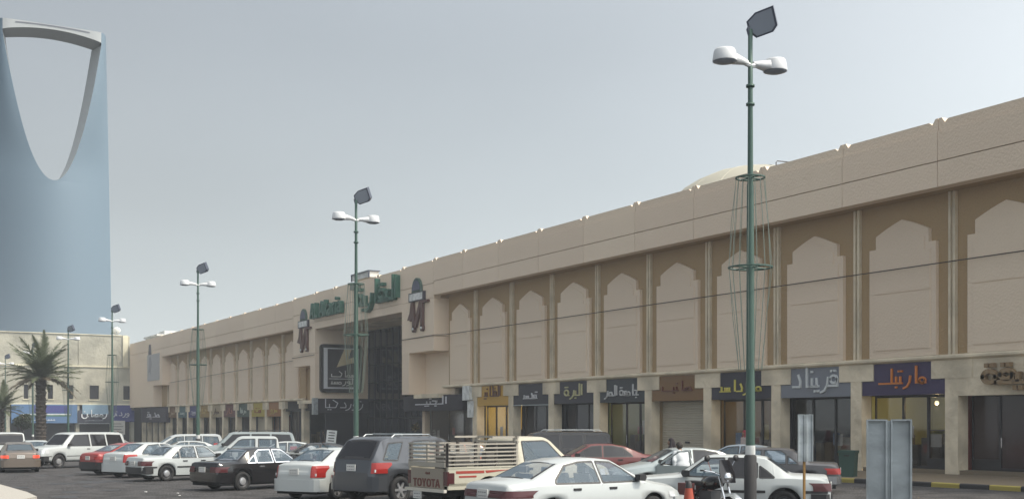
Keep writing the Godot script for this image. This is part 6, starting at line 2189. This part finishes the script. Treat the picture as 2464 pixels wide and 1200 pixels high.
func hand(st: SurfaceTool, wrist: Vector3, dir: Vector3, side: Vector3, skin: Color):
	var c := []
	c.append([wrist, wrist + dir * 0.09, 0.028, 0.034, skin])
	for k in 4:
		var b := wrist + dir * 0.09 + side * (k - 1.5) * 0.021
		var ln: float = [0.065, 0.078, 0.074, 0.056][k]
		var bend := (dir + side.cross(dir) * 0.35).normalized()
		c.append([b, b + dir * ln * 0.5, 0.0095, 0.009, skin])
		c.append([b + dir * ln * 0.5, b + dir * ln * 0.5 + bend * ln * 0.5, 0.009, 0.008, skin])
	var th := wrist + dir * 0.03 - side * 0.03
	c.append([th, th + (dir * 0.7 - side * 0.7).normalized() * 0.035, 0.012, 0.0105, skin])
	c.append([th + (dir * 0.7 - side * 0.7).normalized() * 0.035, th + (dir * 0.9 - side * 0.4).normalized() * 0.07, 0.0105, 0.009, skin])
	flesh(st, c, 0.008, 0.008)

func person(label: String, at: Vector3, turn: float, robe: Color, head_cloth: Color, hair: Color, height := 1.72, stoop := 0.0, veil := false):
	# standing figure in a long robe; faces +x
	var o := thing("person", label, "person", at, turn)
	var k := height / 1.72
	var skin := Color(0.27, 0.17, 0.115)
	var lean := func(p: Vector3) -> Vector3:
		var up := maxf(0.0, p.y - 0.9)
		return Vector3(p.x + sin(stoop) * up, minf(p.y, 0.9) + cos(stoop) * up, p.z) * k
	var caps := []
	var add := func(a: Vector3, b: Vector3, ra: float, rb: float, c: Color): caps.append([lean.call(a), lean.call(b), ra * k, rb * k, c])
	for s in [-1.0, 1.0]:
		add.call(Vector3(0.0, 0.05, s * 0.11), Vector3(0.17, 0.04, s * 0.13), 0.045, 0.035, Color(0.03, 0.025, 0.02))
		add.call(Vector3(0.02, 0.14, s * 0.11), Vector3(0.0, 0.9, s * 0.09), 0.12, 0.14, robe)
		add.call(Vector3(0, 1.38, s * 0.19), Vector3(-0.02, 1.1, s * 0.26), 0.065, 0.055, robe)
		add.call(Vector3(-0.02, 1.1, s * 0.26), Vector3(0.07, 0.86, s * 0.27), 0.055, 0.045, robe)
	add.call(Vector3(0.0, 0.9, 0), Vector3(0, 1.15, 0), 0.165, 0.15, robe)
	add.call(Vector3(0.0, 1.12, -0.06), Vector3(0, 1.33, -0.09), 0.13, 0.12, robe)
	add.call(Vector3(0.0, 1.12, 0.06), Vector3(0, 1.33, 0.09), 0.13, 0.12, robe)
	add.call(Vector3(0, 1.38, 0), Vector3(0.015, 1.5, 0), 0.065, 0.055, skin if not veil else head_cloth)
	var st := new_st(true)
	flesh(st, caps, 0.026, 0.05)
	for s in [-1.0, 1.0]:
		hand(st, lean.call(Vector3(0.08, 0.83, s * 0.27)), Vector3(0.35, -0.94, 0), Vector3(0.94, 0.35, 0) * -1.0, skin)
	var hd := []
	var h := func(a: Vector3, b: Vector3, ra: float, rb: float, c: Color): hd.append([lean.call(a), lean.call(b), ra * k, rb * k, c])
	h.call(Vector3(0.0, 1.63, 0), Vector3(0.02, 1.60, 0), 0.094, 0.088, skin)
	h.call(Vector3(0.045, 1.55, 0), Vector3(0.06, 1.53, 0), 0.055, 0.042, skin)
	h.call(Vector3(0.095, 1.605, 0), Vector3(0.118, 1.578, 0), 0.012, 0.016, skin)
	h.call(Vector3(0.092, 1.54, -0.018), Vector3(0.092, 1.54, 0.018), 0.012, 0.012, Color(0.22, 0.10, 0.08))
	for s in [-1.0, 1.0]:
		h.call(Vector3(0.088, 1.62, s * 0.034), Vector3(0.09, 1.62, s * 0.038), 0.013, 0.013, Color(0.02, 0.015, 0.012))
		h.call(Vector3(0.0, 1.615, s * 0.094), Vector3(-0.01, 1.585, s * 0.092), 0.018, 0.014, skin)
	flesh(st, hd, 0.009, 0.012)
	done(st, "body", M.figure, o)
	var hs := new_st(true)
	var hc := []
	var hh := func(a: Vector3, b: Vector3, ra: float, rb: float, c: Color): hc.append([lean.call(a), lean.call(b), ra * k, rb * k, c])
	if head_cloth.a > 0.5:
		hh.call(Vector3(-0.02, 1.66, 0), Vector3(-0.03, 1.6, 0), 0.108, 0.112, head_cloth)
		hh.call(Vector3(-0.07, 1.56, 0), Vector3(-0.1, 1.32, 0), 0.1, 0.13, head_cloth)
		for s in [-1.0, 1.0]:
			hh.call(Vector3(-0.02, 1.6, s * 0.075), Vector3(0.03, 1.36, s * 0.12), 0.05, 0.06, head_cloth)
		flesh(hs, hc, 0.016, 0.03)
		done(hs, "head_scarf", M.figure, o)
	else:
		hh.call(Vector3(-0.025, 1.665, 0), Vector3(-0.04, 1.62, 0), 0.098, 0.095, hair)
		flesh(hs, hc, 0.014, 0.02)
		done(hs, "hair", M.figure, o)

func people():
	var none := Color(0, 0, 0, 0)
	person("person in a red head scarf standing under the yellow lettered sign", spot(-41.3, -36.4, 0.15), deg_to_rad(-100), Color(0.42, 0.36, 0.34), Color(0.30, 0.04, 0.06), none, 1.72)
	person("person all in black standing beside the white notice board", spot(-90.0, -34.2, 0.15), deg_to_rad(60), Color(0.015, 0.014, 0.018), Color(0.015, 0.014, 0.018), none, 1.74, 0.0, true)
	person("person in a pale robe outside the dark green signed shop", spot(-117.8, -35.4, 0.15), deg_to_rad(-60), Color(0.42, 0.43, 0.5), none, Color(0.02, 0.02, 0.02), 1.75)
	person("dark haired person behind the silver saloon, only the head showing", spot(-31.9, -24.8), deg_to_rad(-120), Color(0.03, 0.03, 0.035), Color(0.02, 0.018, 0.02), none, 1.64)
	person("person in a white shirt stooping beside the open car door", spot(-27.25, -21.65), deg_to_rad(160), Color(0.55, 0.58, 0.6), none, Color(0.03, 0.025, 0.02), 1.68, 0.55)
	person("person in white by the price board at the corner shops", spot(-155.5, -31.2, 0.15), deg_to_rad(-30), Color(0.5, 0.52, 0.56), none, Color(0.02, 0.02, 0.02), 1.7)
